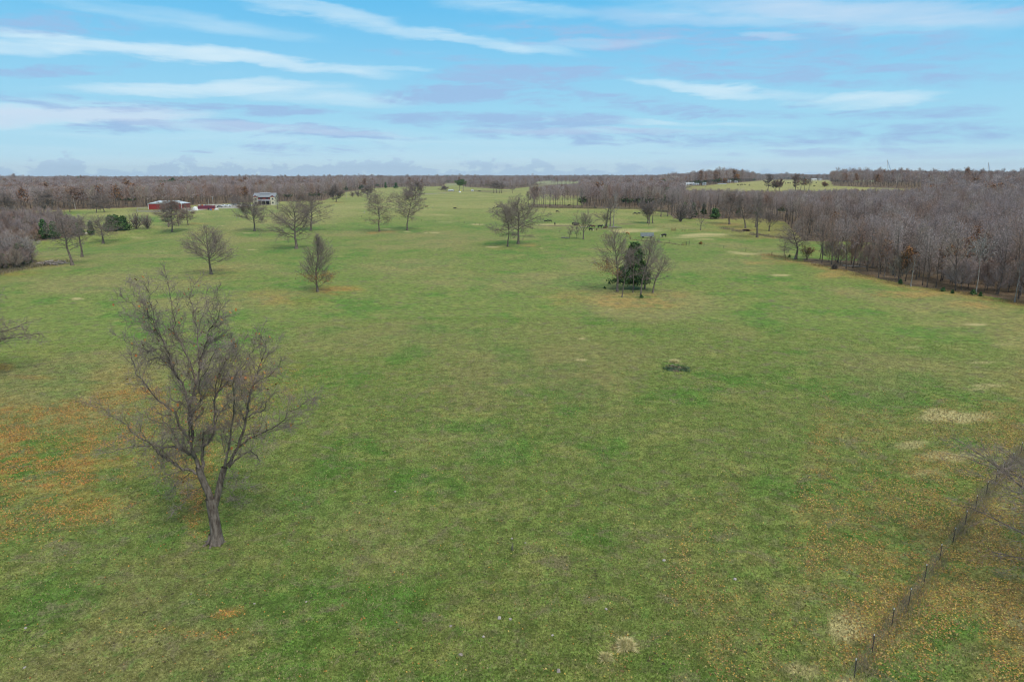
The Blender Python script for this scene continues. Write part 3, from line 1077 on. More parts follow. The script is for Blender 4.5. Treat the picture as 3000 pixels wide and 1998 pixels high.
        for k in range(P.get('nf', 12)):
            d = B.side((0, 0, 1), R.uniform(.05, .95), k * 2.4)
            B.grow((R.gauss(0, .25), R.gauss(0, .25), 0), d, H * R.uniform(.75, 1.1), r0 * .4, 1, P)
    return B


TREE_SEED = [100]


def place_bare(px, py, ty, lx, rx, style, label, r0=None, wmul=1.0, leaves=None, name='bare_tree', group=None, bark_mat=None, twig_mat=None, cat='tree', **over):
    TREE_SEED[0] += 1
    b = at(px, py)
    D = depth(b)
    H = height_at(b, px, ty) - b[2]
    wx = (rx - lx) / FPX * D
    r0 = r0 or .028 * H
    over.setdefault('asp', min(1.3, wx / H))
    B = make_bare(style, over.pop('seed', TREE_SEED[0]), H, r0, **over)
    cx = B.fit(H, wx)
    root = empty(name, tuple(b))
    tag(root, label, cat, group)
    shift = ((lx + rx) / 2 - px) / FPX * D
    # lean the crown towards where the photograph has it
    k = (shift - cx) / max(H, 1)
    def shear(me):
        n = len(me.vertices)
        a = np.empty(n * 3, np.float32)
        me.vertices.foreach_get('co', a)
        a = a.reshape(-1, 3)
        z = np.clip(a[:, 2], 0, None)
        a[:, 0] += k * .7 * z * np.clip((z - .2 * H) / (H * .4), 0, 1)
        me.vertices.foreach_set('co', a.ravel())
        me.update()
        return me
    wmul *= 1.45 * max(1.0, min(1.5, D / 300))
    link('trunk', shear(B.limb_mesh()), root, bark_mat or BARK)
    link('crown', shear(B.twig_mesh(wmul=wmul, seed=TREE_SEED[0])), root, twig_mat or TWIG)
    if leaves:
        n, pal, fn, sz = leaves
        lm = B.leaf_mesh('withered_leaves', n, pal, sz, spread=.25 if fn is None else .5, sel=(lambda T_: fn(T_, H)) if fn else None)
        if lm: link('withered_leaves', shear(lm), root, RUST_MAT)
    return root

# the large bare tree on the left of the pasture: its main limbs follow the photograph, the rest grows from them
def big_tree():
    B = Bare(7)
    base = at(628, 1590)
    Y0 = base[1]

    def w(zx, zy, dy):
        px, py = 200 + zx / 1.8025, 780 + zy / 1.8025
        d = ray(px, py)
        t = (Y0 + dy) / d[1]
        return (d[0] * t - base[0], dy, d[2] * t + CAM_H - base[2])
    L = [  # (points), r0, r1, dy start, dy end
        ([(785, 1480), (780, 1400), (770, 1330), (758, 1262), (752, 1225)], .74, .60, 0, 0),
        ([(765, 1290), (782, 1240), (792, 1190), (808, 1120), (825, 1062)], .46, .36, .1, .2),
        ([(752, 1235), (738, 1190), (715, 1140), (700, 1100), (690, 1060)], .48, .40, 0, -.3),
        ([(700, 1100), (655, 1082), (610, 1068), (560, 1045), (515, 1012), (480, 985), (455, 955), (400, 945), (345, 948), (290, 965), (200, 985)], .26, .03, -.2, -3.5),
        ([(695, 1070), (670, 1010), (640, 990), (590, 968), (540, 955), (480, 957), (440, 940), (380, 905), (335, 880), (300, 830), (240, 800), (190, 760), (120, 725)], .24, .02, -.3, 2.5),
        ([(690, 1060), (672, 1020), (652, 960), (640, 920), (600, 865), (570, 790), (520, 735), (460, 700), (430, 650), (390, 600), (360, 540), (330, 470)], .30, .03, -.3, -4.0),
        ([(700, 1090), (712, 1020), (716, 960), (745, 920), (772, 870), (775, 780), (775, 690), (815, 640), (860, 590), (920, 535), (960, 470), (985, 420)], .28, .03, -.2, 3.5),
        ([(705, 1010), (712, 930), (712, 890), (728, 862), (760, 858)], .16, .05, -.1, -1.5),
        ([(645, 930), (650, 870), (642, 780), (625, 700), (600, 620), (575, 570), (540, 500), (500, 400), (465, 330), (440, 280), (370, 225), (285, 165)], .27, .02, -.5, -2.5),
        ([(642, 790), (655, 700), (668, 620), (650, 540), (610, 430), (575, 370), (560, 330), (553, 230), (530, 120), (520, 60)], .21, .02, -.8, 2.0),
        ([(660, 650), (690, 560), (695, 480), (685, 400), (680, 330), (655, 240), (650, 160), (665, 95)], .15, .02, -.3, 3.5),
        ([(690, 520), (720, 420), (745, 340), (780, 290), (805, 230), (775, 150)], .12, .02, .5, -1.5),
        ([(540, 500), (490, 440), (430, 440), (370, 430), (310, 400), (255, 365)], .10, .015, -1.5, -4.5),
        ([(575, 580), (520, 520), (470, 480), (420, 500), (380, 470)], .10, .02, -1, 3.0),
        ([(828, 1062), (845, 985), (858, 900), (872, 800), (876, 720), (870, 640), (890, 570)], .22, .03, .2, -3.2),
        ([(840, 1050), (885, 975), (915, 895), (940, 800), (955, 700), (975, 630), (1000, 570), (1025, 490), (1045, 430), (1010, 360)], .28, .025, .3, 1.0),
        ([(895, 955), (950, 915), (1000, 888), (1060, 862), (1105, 838), (1145, 805), (1165, 770), (1220, 745), (1260, 705), (1300, 700)], .17, .015, .4, -2.5),
        ([(850, 1062), (900, 1012), (935, 985), (965, 975), (990, 988), (1006, 1020)], .16, .05, .3, 2.0),
        ([(945, 800), (985, 775), (1030, 758), (1060, 700), (1110, 660), (1150, 680)], .10, .015, .6, 3.5),
        ([(975, 640), (1010, 600), (1060, 585), (1100, 540), (1125, 500)], .08, .015, .8, -2.5),
        ([(775, 700), (800, 640), (820, 560), (830, 480), (845, 400)], .10, .015, .8, 4.0),
        ([(772, 850), (800, 770), (860, 740), (905, 690), (900, 600)], .10, .015, .8, 4.5),
        ([(640, 920), (640, 800), (700, 700), (690, 640), (720, 560), (760, 480), (790, 420)], .13, .015, -.4, -4.5),
        ([(600, 865), (540, 850), (480, 830), (420, 800), (380, 780)], .08, .015, -1.5, -4.5),
        ([(505, 410), (455, 270), (432, 180), (425, 100)], .07, .015, -1.5, -3.2),
        ([(442, 290), (400, 200), (352, 125), (335, 85)], .06, .015, -2, .5),
        ([(690, 345), (722, 235), (730, 140)], .06, .015, 1, 2),
        ([(745, 345), (800, 305), (820, 250)], .05, .012, -.5, 1.5),
        ([(480, 370), (380, 300), (300, 250)], .05, .012, -2, 1),
        ([(1020, 490), (1080, 440), (1110, 390)], .05, .012, .8, 2.5),
        ([(910, 540), (880, 450), (860, 380)], .05, .012, 2.8, 1),
        ([(800, 640), (850, 540), (900, 450), (935, 385)], .07, .012, 1.5, 2.5),
        ([(775, 700), (790, 580), (850, 480), (880, 420)], .07, .012, 1, -1.5),
        ([(950, 780), (925, 690), (905, 610), (935, 540)], .07, .012, .5, -2),
        ([(702, 1165), (672, 1180), (640, 1200), (610, 1250), (560, 1290)], .07, .015, 0, -1.8),
        ([(812, 1110), (850, 1120), (900, 1135), (960, 1160)], .06, .012, .2, -1.8),
        ([(800, 1150), (850, 1180), (890, 1230), (920, 1250)], .05, .012, .2, 2.0),
        ([(655, 1082), (600, 1120), (560, 1160), (530, 1200)], .06, .012, -.4, 1.5),
    ]
    P = P_(max=4, tube=2, per=[0, 0, 2.9, 4.8, 6.5], t0=[0, 0, .1, .08, .04], ang=[0, 0, .8, .75, .8], ratio=[0, 0, .36, .5, .5],
           seg=[0, 0, 7, 4, 3], crook=[0, 0, .2, .25, .28], trop=[0, 0, .06, .05, .03], rl=.009, rmin=.0105, minL=.4)
    r = B.r
    for q, (pts, r0, r1, d0, d1) in enumerate(L):
        pass
        n = len(pts)
        # densify with a crooked spline
        P3 = [np.array(w(x, y, d0 + (d1 - d0) * (i / (n - 1)) ** 1.2)) for i, (x, y) in enumerate(pts)]
        out = []
        for i in range(n - 1):
            p0, p1, p2, p3 = P3[max(i - 1, 0)], P3[i], P3[i + 1], P3[min(i + 2, n - 1)]
            for s in range(3):
                t = s / 3
                p = .5 * ((2 * p1) + (p2 - p0) * t + (2 * p0 - 5 * p1 + 4 * p2 - p3) * t * t + (3 * p1 - p0 - 3 * p2 + p3) * t ** 3)
                if q > 2 and out: p = p + np.array([r.gauss(0, .045), r.gauss(0, .1), r.gauss(0, .045)])
                out.append(tuple(p))
        out.append(tuple(P3[-1]))
        m = len(out)
        rs = [.57 * r0 + (.7 * r1 - .57 * r0) * (i / (m - 1)) ** .62 for i in range(m)]
        B.limbs.append((out, rs, 0 if q < 3 else 1))
        if q >= 3:
            Lm = sum(np.linalg.norm(P3[i + 1] - P3[i]) for i in range(n - 1))
            PP = dict(P)
            PP['ratio'] = [0, 0, min(.34, 2.5 / Lm), .5, .5]
            B.sub(out, rs, Lm, 2, PP)
            # forked continuation at the tip
            for _ in range(3):
                d = norm(tuple(out[-1][k] - out[-2][k] for k in range(3)))
                B.grow(out[-1], B.side(d, r.uniform(.1, .6), r.random() * 6), r.uniform(.5, .95), max(.015, r1 * .5), 3, P)
    root = empty('bare_tree', tuple(base))
    tag(root, 'large spreading bare tree with forked trunk, biggest and nearest in the pasture', 'tree')
    G = Geo()
    for q, (pts, rs, lvl) in enumerate(B.limbs):
        pt = np.array(pts)
        rr = np.array(rs)
        if q == 0:
            rr = rr * (1 + .55 * np.exp(-np.maximum(pt[:, 2], 0) / .7))
            pt[0, 2] -= .3
        G.tube(pt, rr, [14, 9, 5][min(lvl, 2)], cap=False)
    for k in range(7):                                   # root buttresses
        th = k * .9 + .2
        d = np.array([math.cos(th), math.sin(th), 0])
        G.tube([d * .2 + (0, 0, .8), d * .42 + (0, 0, .26), d * .75 + (0, 0, .03), d * 1.2 + (0, 0, -.12)], [.20, .15, .10, .04], 7, cap=False)
    link('trunk', G.mesh('trunk', True), root, BARK)
    link('crown', B.twig_mesh('crown', 1.08, True, 5), root, TWIG)
    lm = B.leaf_mesh('withered_leaves', 260, [(.35, .14, .04), (.30, .11, .04), (.4, .2, .05)], (.14, .24), seed=4, spread=.12)
    link('withered_leaves', lm, root, RUST_MAT)
    return root


hero = big_tree()

low = lambda f: (lambda T_, H: T_[:, 2] < H * f)
left_low = lambda T_, H: (T_[:, 2] < H * .5) & (T_[:, 0] < 0)
right_low = lambda T_, H: (T_[:, 2] < H * .46) & (T_[:, 0] > -1.2)

place_bare(619, 804, 664, 545, 677, 'round', 'round headed leafless tree standing between the big near tree and the oaks', wide=.52)
place_bare(746, 678, 574, 688, 772, 'round', 'bare tree with bristly lower trunk in front of the cream house', wide=.42, low=6, crook=[.02, .12, .18, .2, .2])
place_bare(868, 729, 592, 781, 915, 'oak', 'wide crooked bare oak with heavy low limbs, nearest of the oak pair', r0=.62, nf=5, leaves=(900, [(.13, .12, .03), (.17, .13, .035)], None, (.12, .24)))
place_bare(910, 676, 571, 872, 966, 'oak', 'bare oak standing behind the wide crooked oak', nf=5, phase=.7, leaves=(1100, [(.13, .12, .03), (.18, .10, .04)], None, (.14, .26)))
place_bare(930, 855, 690, 910, 998, 'round', 'upright bare tree with orange leaves around its foot, below the oak pair', nl=44, start=.06, wide=.4, open=1.0, r0=.3, leaves=(1300, RUSTY_ORANGE, lambda T_, H: (T_[:, 2] < H * .34), (.12, .22)))
place_bare(1112, 679, 560, 1074, 1146, 'oak', 'narrow bare oak with bronze lower twigs, left of two beside each other', nf=4, fork=.22, r0=.42, low=7, leaves=(1100, [(.17, .12, .03), (.2, .11, .03)], low(.45), (.12, .25)))
place_bare(1193, 675, 551, 1143, 1239, 'oak', 'tall bare tree with fan shaped crown, right of two beside each other', nf=6, fork=.34, r0=.45, crook=[.03, .13, .2, .24, .25], trop=[0, .06, .05, .03, .02])
place_bare(1216, 587, 530, 1190, 1236, 'oak', 'dense bare tree just behind the fan shaped tree', nf=5, wmul=2.2, tube=1)
place_bare(1194, 584, 548, 1176, 1206, 'bush', 'low dark leafless bush behind the fan shaped tree', cat='bush', name='leafless_bush', nf=14, wmul=2.0)
place_bare(985, 592, 543, 963, 1008, 'oak', 'round dark leafless tree at the edge of the left wood on a ring of leaves', nf=6, wmul=2.6, fork=.2, tube=1)
place_bare(1078, 577, 545, 1062, 1097, 'oak', 'small round bare tree alone in the far left field', nf=6, wmul=2.6, fork=.2, tube=1)
place_bare(1049, 577, 555, 1036, 1060, 'bush', 'low leafless bush left of the small round field tree, taller of two', cat='bush', name='leafless_bush', nf=16, wmul=2.6)
place_bare(1033, 577, 560, 1024, 1042, 'bush', 'lower and smaller leafless bush left of the small round field tree', cat='bush', name='leafless_bush', nf=14, wmul=2.6)
place_bare(1300, 561, 545, 1286, 1313, 'oak', 'small bare tree beside the white roofed shed in the far field', nf=6, wmul=3, fork=.2, tube=1)
place_bare(1487, 723, 592, 1424, 1528, 'oak', 'slimmer and nearer bare oak of the merged central pair', wmul=1.25, r0=.34, nf=4, fork=.36, low=5)
place_bare(1518, 715, 574, 1474, 1592, 'oak', 'stouter bare oak of the merged central pair with broad round crown', wmul=1.25, r0=.58, nf=6, fork=.22, low=7)
place_bare(1709, 702, 616, 1680, 1738, 'vase', 'open bare tree leaning right beside the feeding cattle', nf=6, fork=.3, r0=.3)
place_bare(1669, 697, 660, 1659, 1681, 'oak', 'smallest leafless sapling left of the open leaning tree', nf=5, wmul=1.3, tube=1)
place_bare(1690, 698, 662, 1681, 1700, 'oak', 'leafless sapling close against the open leaning tree', nf=5, wmul=1.3, tube=1)
place_bare(1774, 664, 618, 1733, 1782, 'vase', 'arching bare tree drooping left beside the tall pale snags', nf=6, wmul=1.2, trop=[0, -.02, -.05, -.05, -.05])
place_bare(1777, 664, 584, 1766, 1790, 'slim', 'left trunk of the three tall snags behind the cattle', wmul=1.2, r0=.42, nl=14)
place_bare(1788, 666, 575, 1776, 1806, 'slim', 'crooked middle trunk of the three tall snags behind the cattle', wmul=1.2, r0=.46, nl=16, crown0=.3)
place_bare(1797, 664, 560, 1784, 1815, 'slim', 'palest and tallest of the three tall snags behind the cattle', wmul=1.1, r0=.35, nl=14, twig_mat=TWIG_PALE, bark_mat=BARK_PALE)
place_bare(1897, 655, 586, 1868, 1910, 'vase', 'left trunk of a bare clump in front of the middle wood', nf=7, wmul=1.7, tube=1)
place_bare(1902, 656, 590, 1888, 1924, 'slim', 'middle trunk of a bare clump in front of the middle wood', wmul=1.7)
place_bare(1912, 654, 590, 1900, 1932, 'slim', 'right trunk of a bare clump in front of the middle wood', wmul=1.7)
place_bare(1936, 635, 575, 1918, 1952, 'slim', 'slender bare tree right of the clump, left one of two', wmul=2, crown0=.3)
place_bare(1956, 634, 572, 1940, 1976, 'slim', 'slender bare tree right of the clump, right one of two', wmul=2, crown0=.3)
place_bare(1993, 650, 592, 1974, 2020, 'bush', 'broad rounded brown bushy tree in front of the middle wood', cat='tree', nf=26, wmul=2.3, r0=.5)
place_bare(2022, 642, 596, 2002, 2044, 'bush', 'brown bushy tree directly right of the broad rounded one', cat='tree', nf=22, wmul=2.3, r0=.5)
place_bare(2053, 675, 624, 2040, 2068, 'slim', 'thin leafless young tree standing alone on tawny ground', wmul=1.3, crown0=.2, wide=.32, nl=14)
place_bare(2137, 658, 558, 2108, 2172, 'oak', 'broad bare oak on a ring of brown leaves before the right wood', r0=.55, nf=6, fork=.2, wmul=1.5, leaves=(900, RUST, None, (.2, .35)))
place_bare(2184, 669, 566, 2158, 2210, 'oak', 'bare oak with slanting trunk right of the broad oak', r0=.45, nf=5, fork=.3, wmul=1.5)
place_bare(2214, 666, 580, 2196, 2236, 'slim', 'dark straight bare tree half hidden behind the tallest pasture edge oak', wmul=1.6)
place_bare(2218, 696, 568, 2190, 2256, 'oak', 'tall pale trunked bare oak nearest the brushy fence line', r0=.55, nf=5, fork=.42, wmul=1.3)
place_bare(2253, 677, 612, 2232, 2275, 'vase', 'low forking bare tree in the gap before the right wood', nf=6, wmul=1.4)
place_bare(2331, 760, 664, 2256, 2362, 'oak', 'dark bare tree with broken top and drooping left limbs at the wood corner', r0=.5, nf=5, fork=.4, phase=2.5, trop=[0, -.02, -.05, -.05, -.03], low=7)
place_bare(2297, 752, 708, 2284, 2310, 'slim', 'thin sapling under the drooping limbs of the broken topped tree', crown0=.2, wide=.3)
place_bare(2364, 761, 722, 2348, 2382, 'bush', 'rust leaved bush at the corner of the right wood', cat='bush', name='rust_leaved_bush', nf=10, leaves=(1500, [(.26, .13, .05), (.20, .12, .05)], None, (.14, .28)))
# the three small trees before the barn
place_bare(505, 680, 583, 462, 545, 'oak', 'dense bare tree standing in front of the red barn', r0=.42, nf=7, fork=.3, wmul=1.6, leaves=(1400, RUST, None, (.18, .3)))
place_bare(524, 662, 600, 508, 542, 'slim', 'slim brown tree just right of the dense tree by the barn', wmul=1.4, crown0=.25, leaves=(500, RUST, None, (.18, .3)))
place_bare(552, 660, 598, 535, 576, 'oak', 'small dark tree with a low right hand bough near the barn', r0=.3, nf=5, fork=.3, wmul=1.4, leaves=(700, RUST, None, (.18, .3)))
place_bare(494, 666, 606, 478, 510, 'slim', 'leafless tree partly behind the dense tree by the barn', wmul=1.6, crown0=.2)
# left side trees
place_bare(212, 777, 625, 160, 252, 'oak', 'twin trunked bare tree beside the log pile', r0=.5, nf=5, fork=.42, wmul=1.2)
place_bare(241, 753, 628, 208, 272, 'oak', 'bare tree with crooked trunk directly behind the twin trunked tree', r0=.45, nf=4, fork=.45)
place_bare(302, 714, 632, 268, 345, 'oak', 'stout bare tree with wide low boughs before the dark cedars', r0=.62, nf=6, fork=.3, low=8)
place_bare(52, 778, 690, 10, 120, 'vase', 'pale fine twigged tree over the brush at the left edge', nf=9, wmul=1.3, twig_mat=TWIG_PALE)
place_bare(95, 770, 700, 70, 122, 'slim', 'thin bare sapling beside the left edge brush', crown0=.2)
place_bare(400, 671, 622, 378, 425, 'bush', 'tawny rounded thicket shrub right of the dark cedars', cat='bush', name='leafless_bush', nf=22, wmul=1.8, r0=.4)
place_bare(432, 671, 628, 415, 452, 'bush', 'greyer thicket shrub beside the tawny one near the barn', cat='bush', name='leafless_bush', nf=22, wmul=1.8, r0=.4)
for i, (a, b, t, l, r_, lb) in enumerate([
        (23, 626, 566, -10, 52, 'leftmost bare tree in front of the far left wood'),
        (129, 625, 560, 100, 160, 'broad bare tree in front of the far left wood, second from left'),
        (205, 623, 568, 185, 228, 'bare tree just left of the leaning utility pole'),
        (282, 624, 572, 262, 304, 'bare tree in front of the far left wood, left of a close pair'),
        (306, 622, 566, 286, 330, 'bare tree in front of the far left wood, right of a close pair'),
        (814, 612, 572, 806, 822, 'slim bare tree beside the right end of the cream house'),
        (882, 601, 566, 868, 900, 'rusty leaved tree in the yard behind the crooked oak'),
        (692, 602, 572, 676, 712, 'small round bare tree on the gravel yard left of the cream house')]):
    place_bare(a, b, t, l, r_, 'slim' if i in (2, 5) else 'oak', lb, wmul=2.0, tube=1, nf=5, fork=.3,
               leaves=(900, RUST, None, (.25, .4)) if i in (6,) else None)
place_bare(2859, 864, 692, 2816, 2884, 'slim', 'pale trunked tree with whitish crown above the right wood edge', r0=.2, crown0=.6, wide=.3, bark_mat=BARK_PALE, twig_mat=TWIG_PALE, wmul=1.3)
place_bare(2972, 886, 758, 2958, 2990, 'slim', 'straight pale trunk at the right wood edge near the frame side', r0=.17, crown0=.6, bark_mat=BARK_PALE)
place_bare(2668, 840, 745, 2655, 2684, 'slim', 'light grey trunk standing just outside the right wood edge', r0=.2, crown0=.5, bark_mat=BARK_PALE)
# trees whose trunks stand outside the frame
place_bare(-110, 1120, 850, -260, 42, 'oak', 'bare limbs of a tree reaching in at the left edge', r0=.45, nf=7, fork=.25, low=9)
place_bare(3260, 1760, 1250, 2940, 3590, 'oak', 'fine bare twigs of a tree reaching in at the right edge', r0=.22, nf=7, fork=.12, low=12, crook=[.06, .12, .18, .2, .2], rmin=.008)


# ---------------------------------------------------------------- evergreens
def cedar_mesh(name, H, R0, n, seed, leaf=.3, base=.04, lumpy=.3, pal=NEEDLE, shape=1.0):
    rg = np.random.RandomState(seed)
    nb = 190
    t = rg.rand(nb) ** .8
    th = rg.rand(nb) * 6.283
    env = (1 - t) ** shape * (.75 + .25 * np.sin(t * 9)) + .06
    lump = 1 + lumpy * (np.sin(th * 3 + seed) * .5 + rg.normal(0, .45, nb))
    rr = R0 * env * np.clip(lump, .35, 1.6)
    tip = np.stack([rr * np.cos(th), rr * np.sin(th), H * (base + (1 - base) * t) + rr * .22], 1)
    root = np.stack([0 * t, 0 * t, H * (base + (1 - base) * t * .96)], 1)
    k = rg.randint(0, nb, n)
    s = rg.rand(n) ** .45
    Pn = root[k] + (tip[k] - root[k]) * s[:, None] + rg.normal(0, 1, (n, 3)) * (R0 * .07 + .06 * leaf * 3) * np.array([1, 1, .75])
    top = rg.rand(n) < .03
    Pn[top] = np.stack([rg.normal(0, .04 * R0, top.sum()), rg.normal(0, .04 * R0, top.sum()), H * rg.uniform(.86, 1.03, top.sum())], 1)
    Pn[:, 2] = np.maximum(Pn[:, 2], .1)
    tone = rg.uniform(.75, 1.3, nb)[k][:, None]
    return cards_mesh(name, Pn, rg.uniform(leaf * .6, leaf * 1.3, n), palette(rg, n, pal, .25) * tone, 1.6, rg)


def place_cedar(px, py, ty, wpx, label, n=9000, leaf=None, seed=1, group=None, name='cedar', cat='evergreen tree', shape=.8, base=.03, pal=NEEDLE, lumpy=.3):
    b = at(px, py)
    D = depth(b)
    H = height_at(b, px, ty) - b[2]
    R0 = wpx / 2 / FPX * D
    leaf = leaf or max(.12, H * .035)
    root = tag(empty(name, tuple(b)), label, cat, group)
    link('foliage', cedar_mesh('foliage', H, R0, n, seed, leaf, base, shape=shape, pal=pal, lumpy=lumpy), root, NEEDLE_MAT)
    G = Geo()
    G.tube([(0, 0, -.3), (0.03 * H * .3, 0, H * .4), (0, 0, H * .93)], [H * .022, H * .014, .02], 7)
    link('trunk', G.mesh('trunk', True), root, BARK)
    return root


place_cedar(1856, 846, 716, 116, 'dark green cedar in the middle of the pasture clump', 30000, leaf=.34, seed=3, lumpy=.5, shape=.95)
place_cedar(1771, 846, 840, 8, 'tiny cedar seedling left of the pasture clump', 500, .16, 5, name='cedar_seedling')
place_cedar(1785, 832, 824, 8, 'small cedar seedling behind the left side of the pasture clump', 500, .16, 6, name='cedar_seedling')
place_cedar(1879, 873, 864, 12, 'small cedar seedling at the foot of the pasture clump', 700, .16, 7, name='cedar_seedling')
place_cedar(2313, 754, 746, 8, 'small cedar seedling beside the broken topped tree', 400, .16, 8, name='cedar_seedling')
for i, (a, b, h, w_, lb) in enumerate([
        (2637, 833, 14, 14, 'leftmost small cedar along the foot of the right wood'),
        (2762, 854, 10, 12, 'small cedar at the wood foot, second from left'),
        (2790, 860, 9, 9, 'smallest cedar at the foot of the right wood'),
        (2850, 864, 14, 16, 'widest small cedar at the foot of the right wood'),
        (2872, 868, 10, 10, 'rightmost small cedar at the foot of the right wood')]):
    place_cedar(a, b, b - h, w_, lb, 700, .25, 20 + i, name='cedar_seedling')
place_cedar(326, 676, 634, 50, 'dark cedar behind the stout bare tree, left of the cedar row', 5000, .5, 31)
place_cedar(342, 676, 632, 44, 'tallest dark cedar in the row beyond the left slope', 5000, .5, 32)
place_cedar(363, 675, 636, 44, 'bright edged cedar at the right end of the cedar row', 5000, .5, 33)
place_cedar(64, 780, 716, 46, 'broad dark cedar inside the brush at the left edge', 6000, .4, 34, shape=.6)
place_cedar(132, 700, 646, 40, 'dark cedar in the creek thicket', 4000, .5, 35)
place_cedar(160, 700, 652, 34, 'slim dark cedar right of the creek thicket cedar', 4000, .5, 36)
place_cedar(232, 690, 655, 26, 'small cedar behind the crooked trunked tree', 3000, .5, 37)
place_cedar(268, 688, 650, 22, 'small cedar beside the pale rocks', 3000, .5, 38)
place_cedar(2094, 642, 613, 34, 'dark leafy evergreen bush under the middle wood edge', 3500, .5, 39, shape=.5)
place_cedar(1160, 553, 536, 16, 'dark cedar in the gap of the far wood', 1200, .9, 40)
place_cedar(1130, 552, 535, 10, 'slender dark cedar left of the far wood gap', 1000, .9, 41)
place_cedar(1014, 560, 534, 14, 'dark cedar at the corner of the left wood', 1200, .8, 42)
place_cedar(1055, 556, 541, 10, 'low dark cedar near the far left field', 1000, .8, 43)
place_cedar(1395, 538, 520, 8, 'dark cedar standing up from the far centre wood', 900, 1., 44)
GREENPINE = [(.09, .17, .045), (.065, .13, .04), (.12, .19, .06)]


def pine(px, py, ty, wpx, label, seed):
    b = at(px, py)
    D = depth(b)
    H = height_at(b, px, ty) - b[2]
    R0 = wpx / 2 / FPX * D
    rg = np.random.RandomState(seed)
    root = tag(empty('pine_tree', tuple(b)), label, 'pine tree')
    nb = 26
    c_ = np.stack([rg.normal(0, .42, nb) * R0, rg.normal(0, .42, nb) * R0, H * rg.uniform(.58, .97, nb)], 1)
    k = rg.randint(0, nb, 2400)
    P0 = c_[k] + rg.normal(0, 1, (2400, 3)) * np.array([R0 * .17, R0 * .17, H * .03])
    link('foliage', cards_mesh('foliage', P0, rg.uniform(.45, .9, 2400), palette(rg, 2400, GREENPINE, .3), 1.3, rg), root, NEEDLE_MAT)
    G = Geo()
    G.tube([(0, 0, -.3), (.2, 0, H * .5), (0, 0, H * .9)], [.45, .3, .08], 8)
    for q in range(12):
        G.tube([(0, 0, H * (.45 + .035 * q)), c_[q]], [.13, .04], 4)
    link('trunk', G.mesh('trunk', True), root, BARK)


pine(1346, 562, 529, 22, 'left and broader of two green pines by the far farmstead', 1)
pine(1357, 561, 526, 18, 'right and taller of two green pines by the far farmstead', 2)

# bare trees around the cedar clump
place_bare(1808, 855, 676, 1736, 1850, 'round', 'tall bare tree left of the clump cedar with rusty low leaves', r0=.33, wide=.45, leaves=(1300, [(.26, .11, .045), (.32, .16, .05), (.2, .09, .04)], left_low, (.1, .22)))
place_bare(1822, 871, 745, 1806, 1842, 'slim', 'thin trunk with pale twigs in front of the clump cedar, left side', r0=.16, crown0=.35, wide=.2, nl=7, wmul=.8, rmin=.012, twig_mat=TWIG_PALE)
place_bare(1854, 858, 730, 1838, 1872, 'slim', 'thin grey trunk right before the middle of the clump cedar', r0=.14, crown0=.45, wide=.2, nl=7, wmul=.7, rmin=.012)
place_bare(1877, 872, 692, 1850, 1938, 'round', 'greenish trunked bare tree in front of the clump cedar, right side', r0=.24, start=.4, open=1.0, nl=15, wmul=.6)
place_bare(1889, 846, 694, 1862, 1952, 'round', 'bare tree behind the right flank of the clump cedar', r0=.26, start=.3, nl=26, wmul=.85)
place_bare(1912, 858, 745, 1886, 1976, 'oak', 'bare tree leaning right at the edge of the pasture clump', r0=.24, nf=8, fork=.3, lean=.15, crook=[.04, .1, .15, .2, .2])


# ---------------------------------------------------------------- the woods
def proto(i, H, kind, far=0):
    """woodland tree of unit kind; returns (trunk mesh, crown mesh, leaf mesh or None)"""
    if far == 0:
        B = make_bare('slim', 500 + i, H, .16 + .02 * (i % 3), crown0=[.36, .44, .3, .4, .48, .32][i % 6], wide=[.27, .24, .31, .26, .23, .32][i % 6], nl=26, rmin=.02)
    else:
        B = make_bare('slim', 700 + i, H, .2, crown0=.35, wide=.30, max=3, nl=18, rmin=.05, seg=[9, 4, 2, 1, 1], cap=[0, 18, 6, 4, 3], tube=0,
                      crook=[.03, .14, .2, .25, .2])
    tm = B.limb_mesh('trunk', sides=(6, 4, 3) if far == 0 else (4, 3))
    cm = B.twig_mesh('crown', 1.45 if far == 0 else 1.9, seed=i)
    lm = None
    if kind == 'rust':
        lm = B.leaf_mesh('withered_leaves', 520 if far == 0 else 500, RUST, (.2, .4) if far == 0 else (.5, .9), seed=i, spread=.35 if far == 0 else .7)
    if kind == 'orange':
        lm = B.leaf_mesh('withered_leaves', 1300 if far == 0 else 700, [(.24, .12, .05), (.27, .15, .06), (.2, .095, .045)], (.25, .45) if far == 0 else (.5, .9), seed=i, spread=.4 if far == 0 else .7)
    for me, mt in ((tm, BARK_WOOD), (cm, TWIG_WOOD)):
        me.materials.append(mt)
    if lm: lm.materials.append(RUST_MAT)
    return tm, cm, lm


NEAR = [proto(i, 17.0, 'plain') for i in range(7)] + [proto(7, 13, 'rust'), proto(8, 9, 'orange')]
FARP = [proto(i, 17.0, 'plain', 1) for i in range(5)] + [proto(5, 16, 'rust', 1), proto(6, 16, 'orange', 1)]


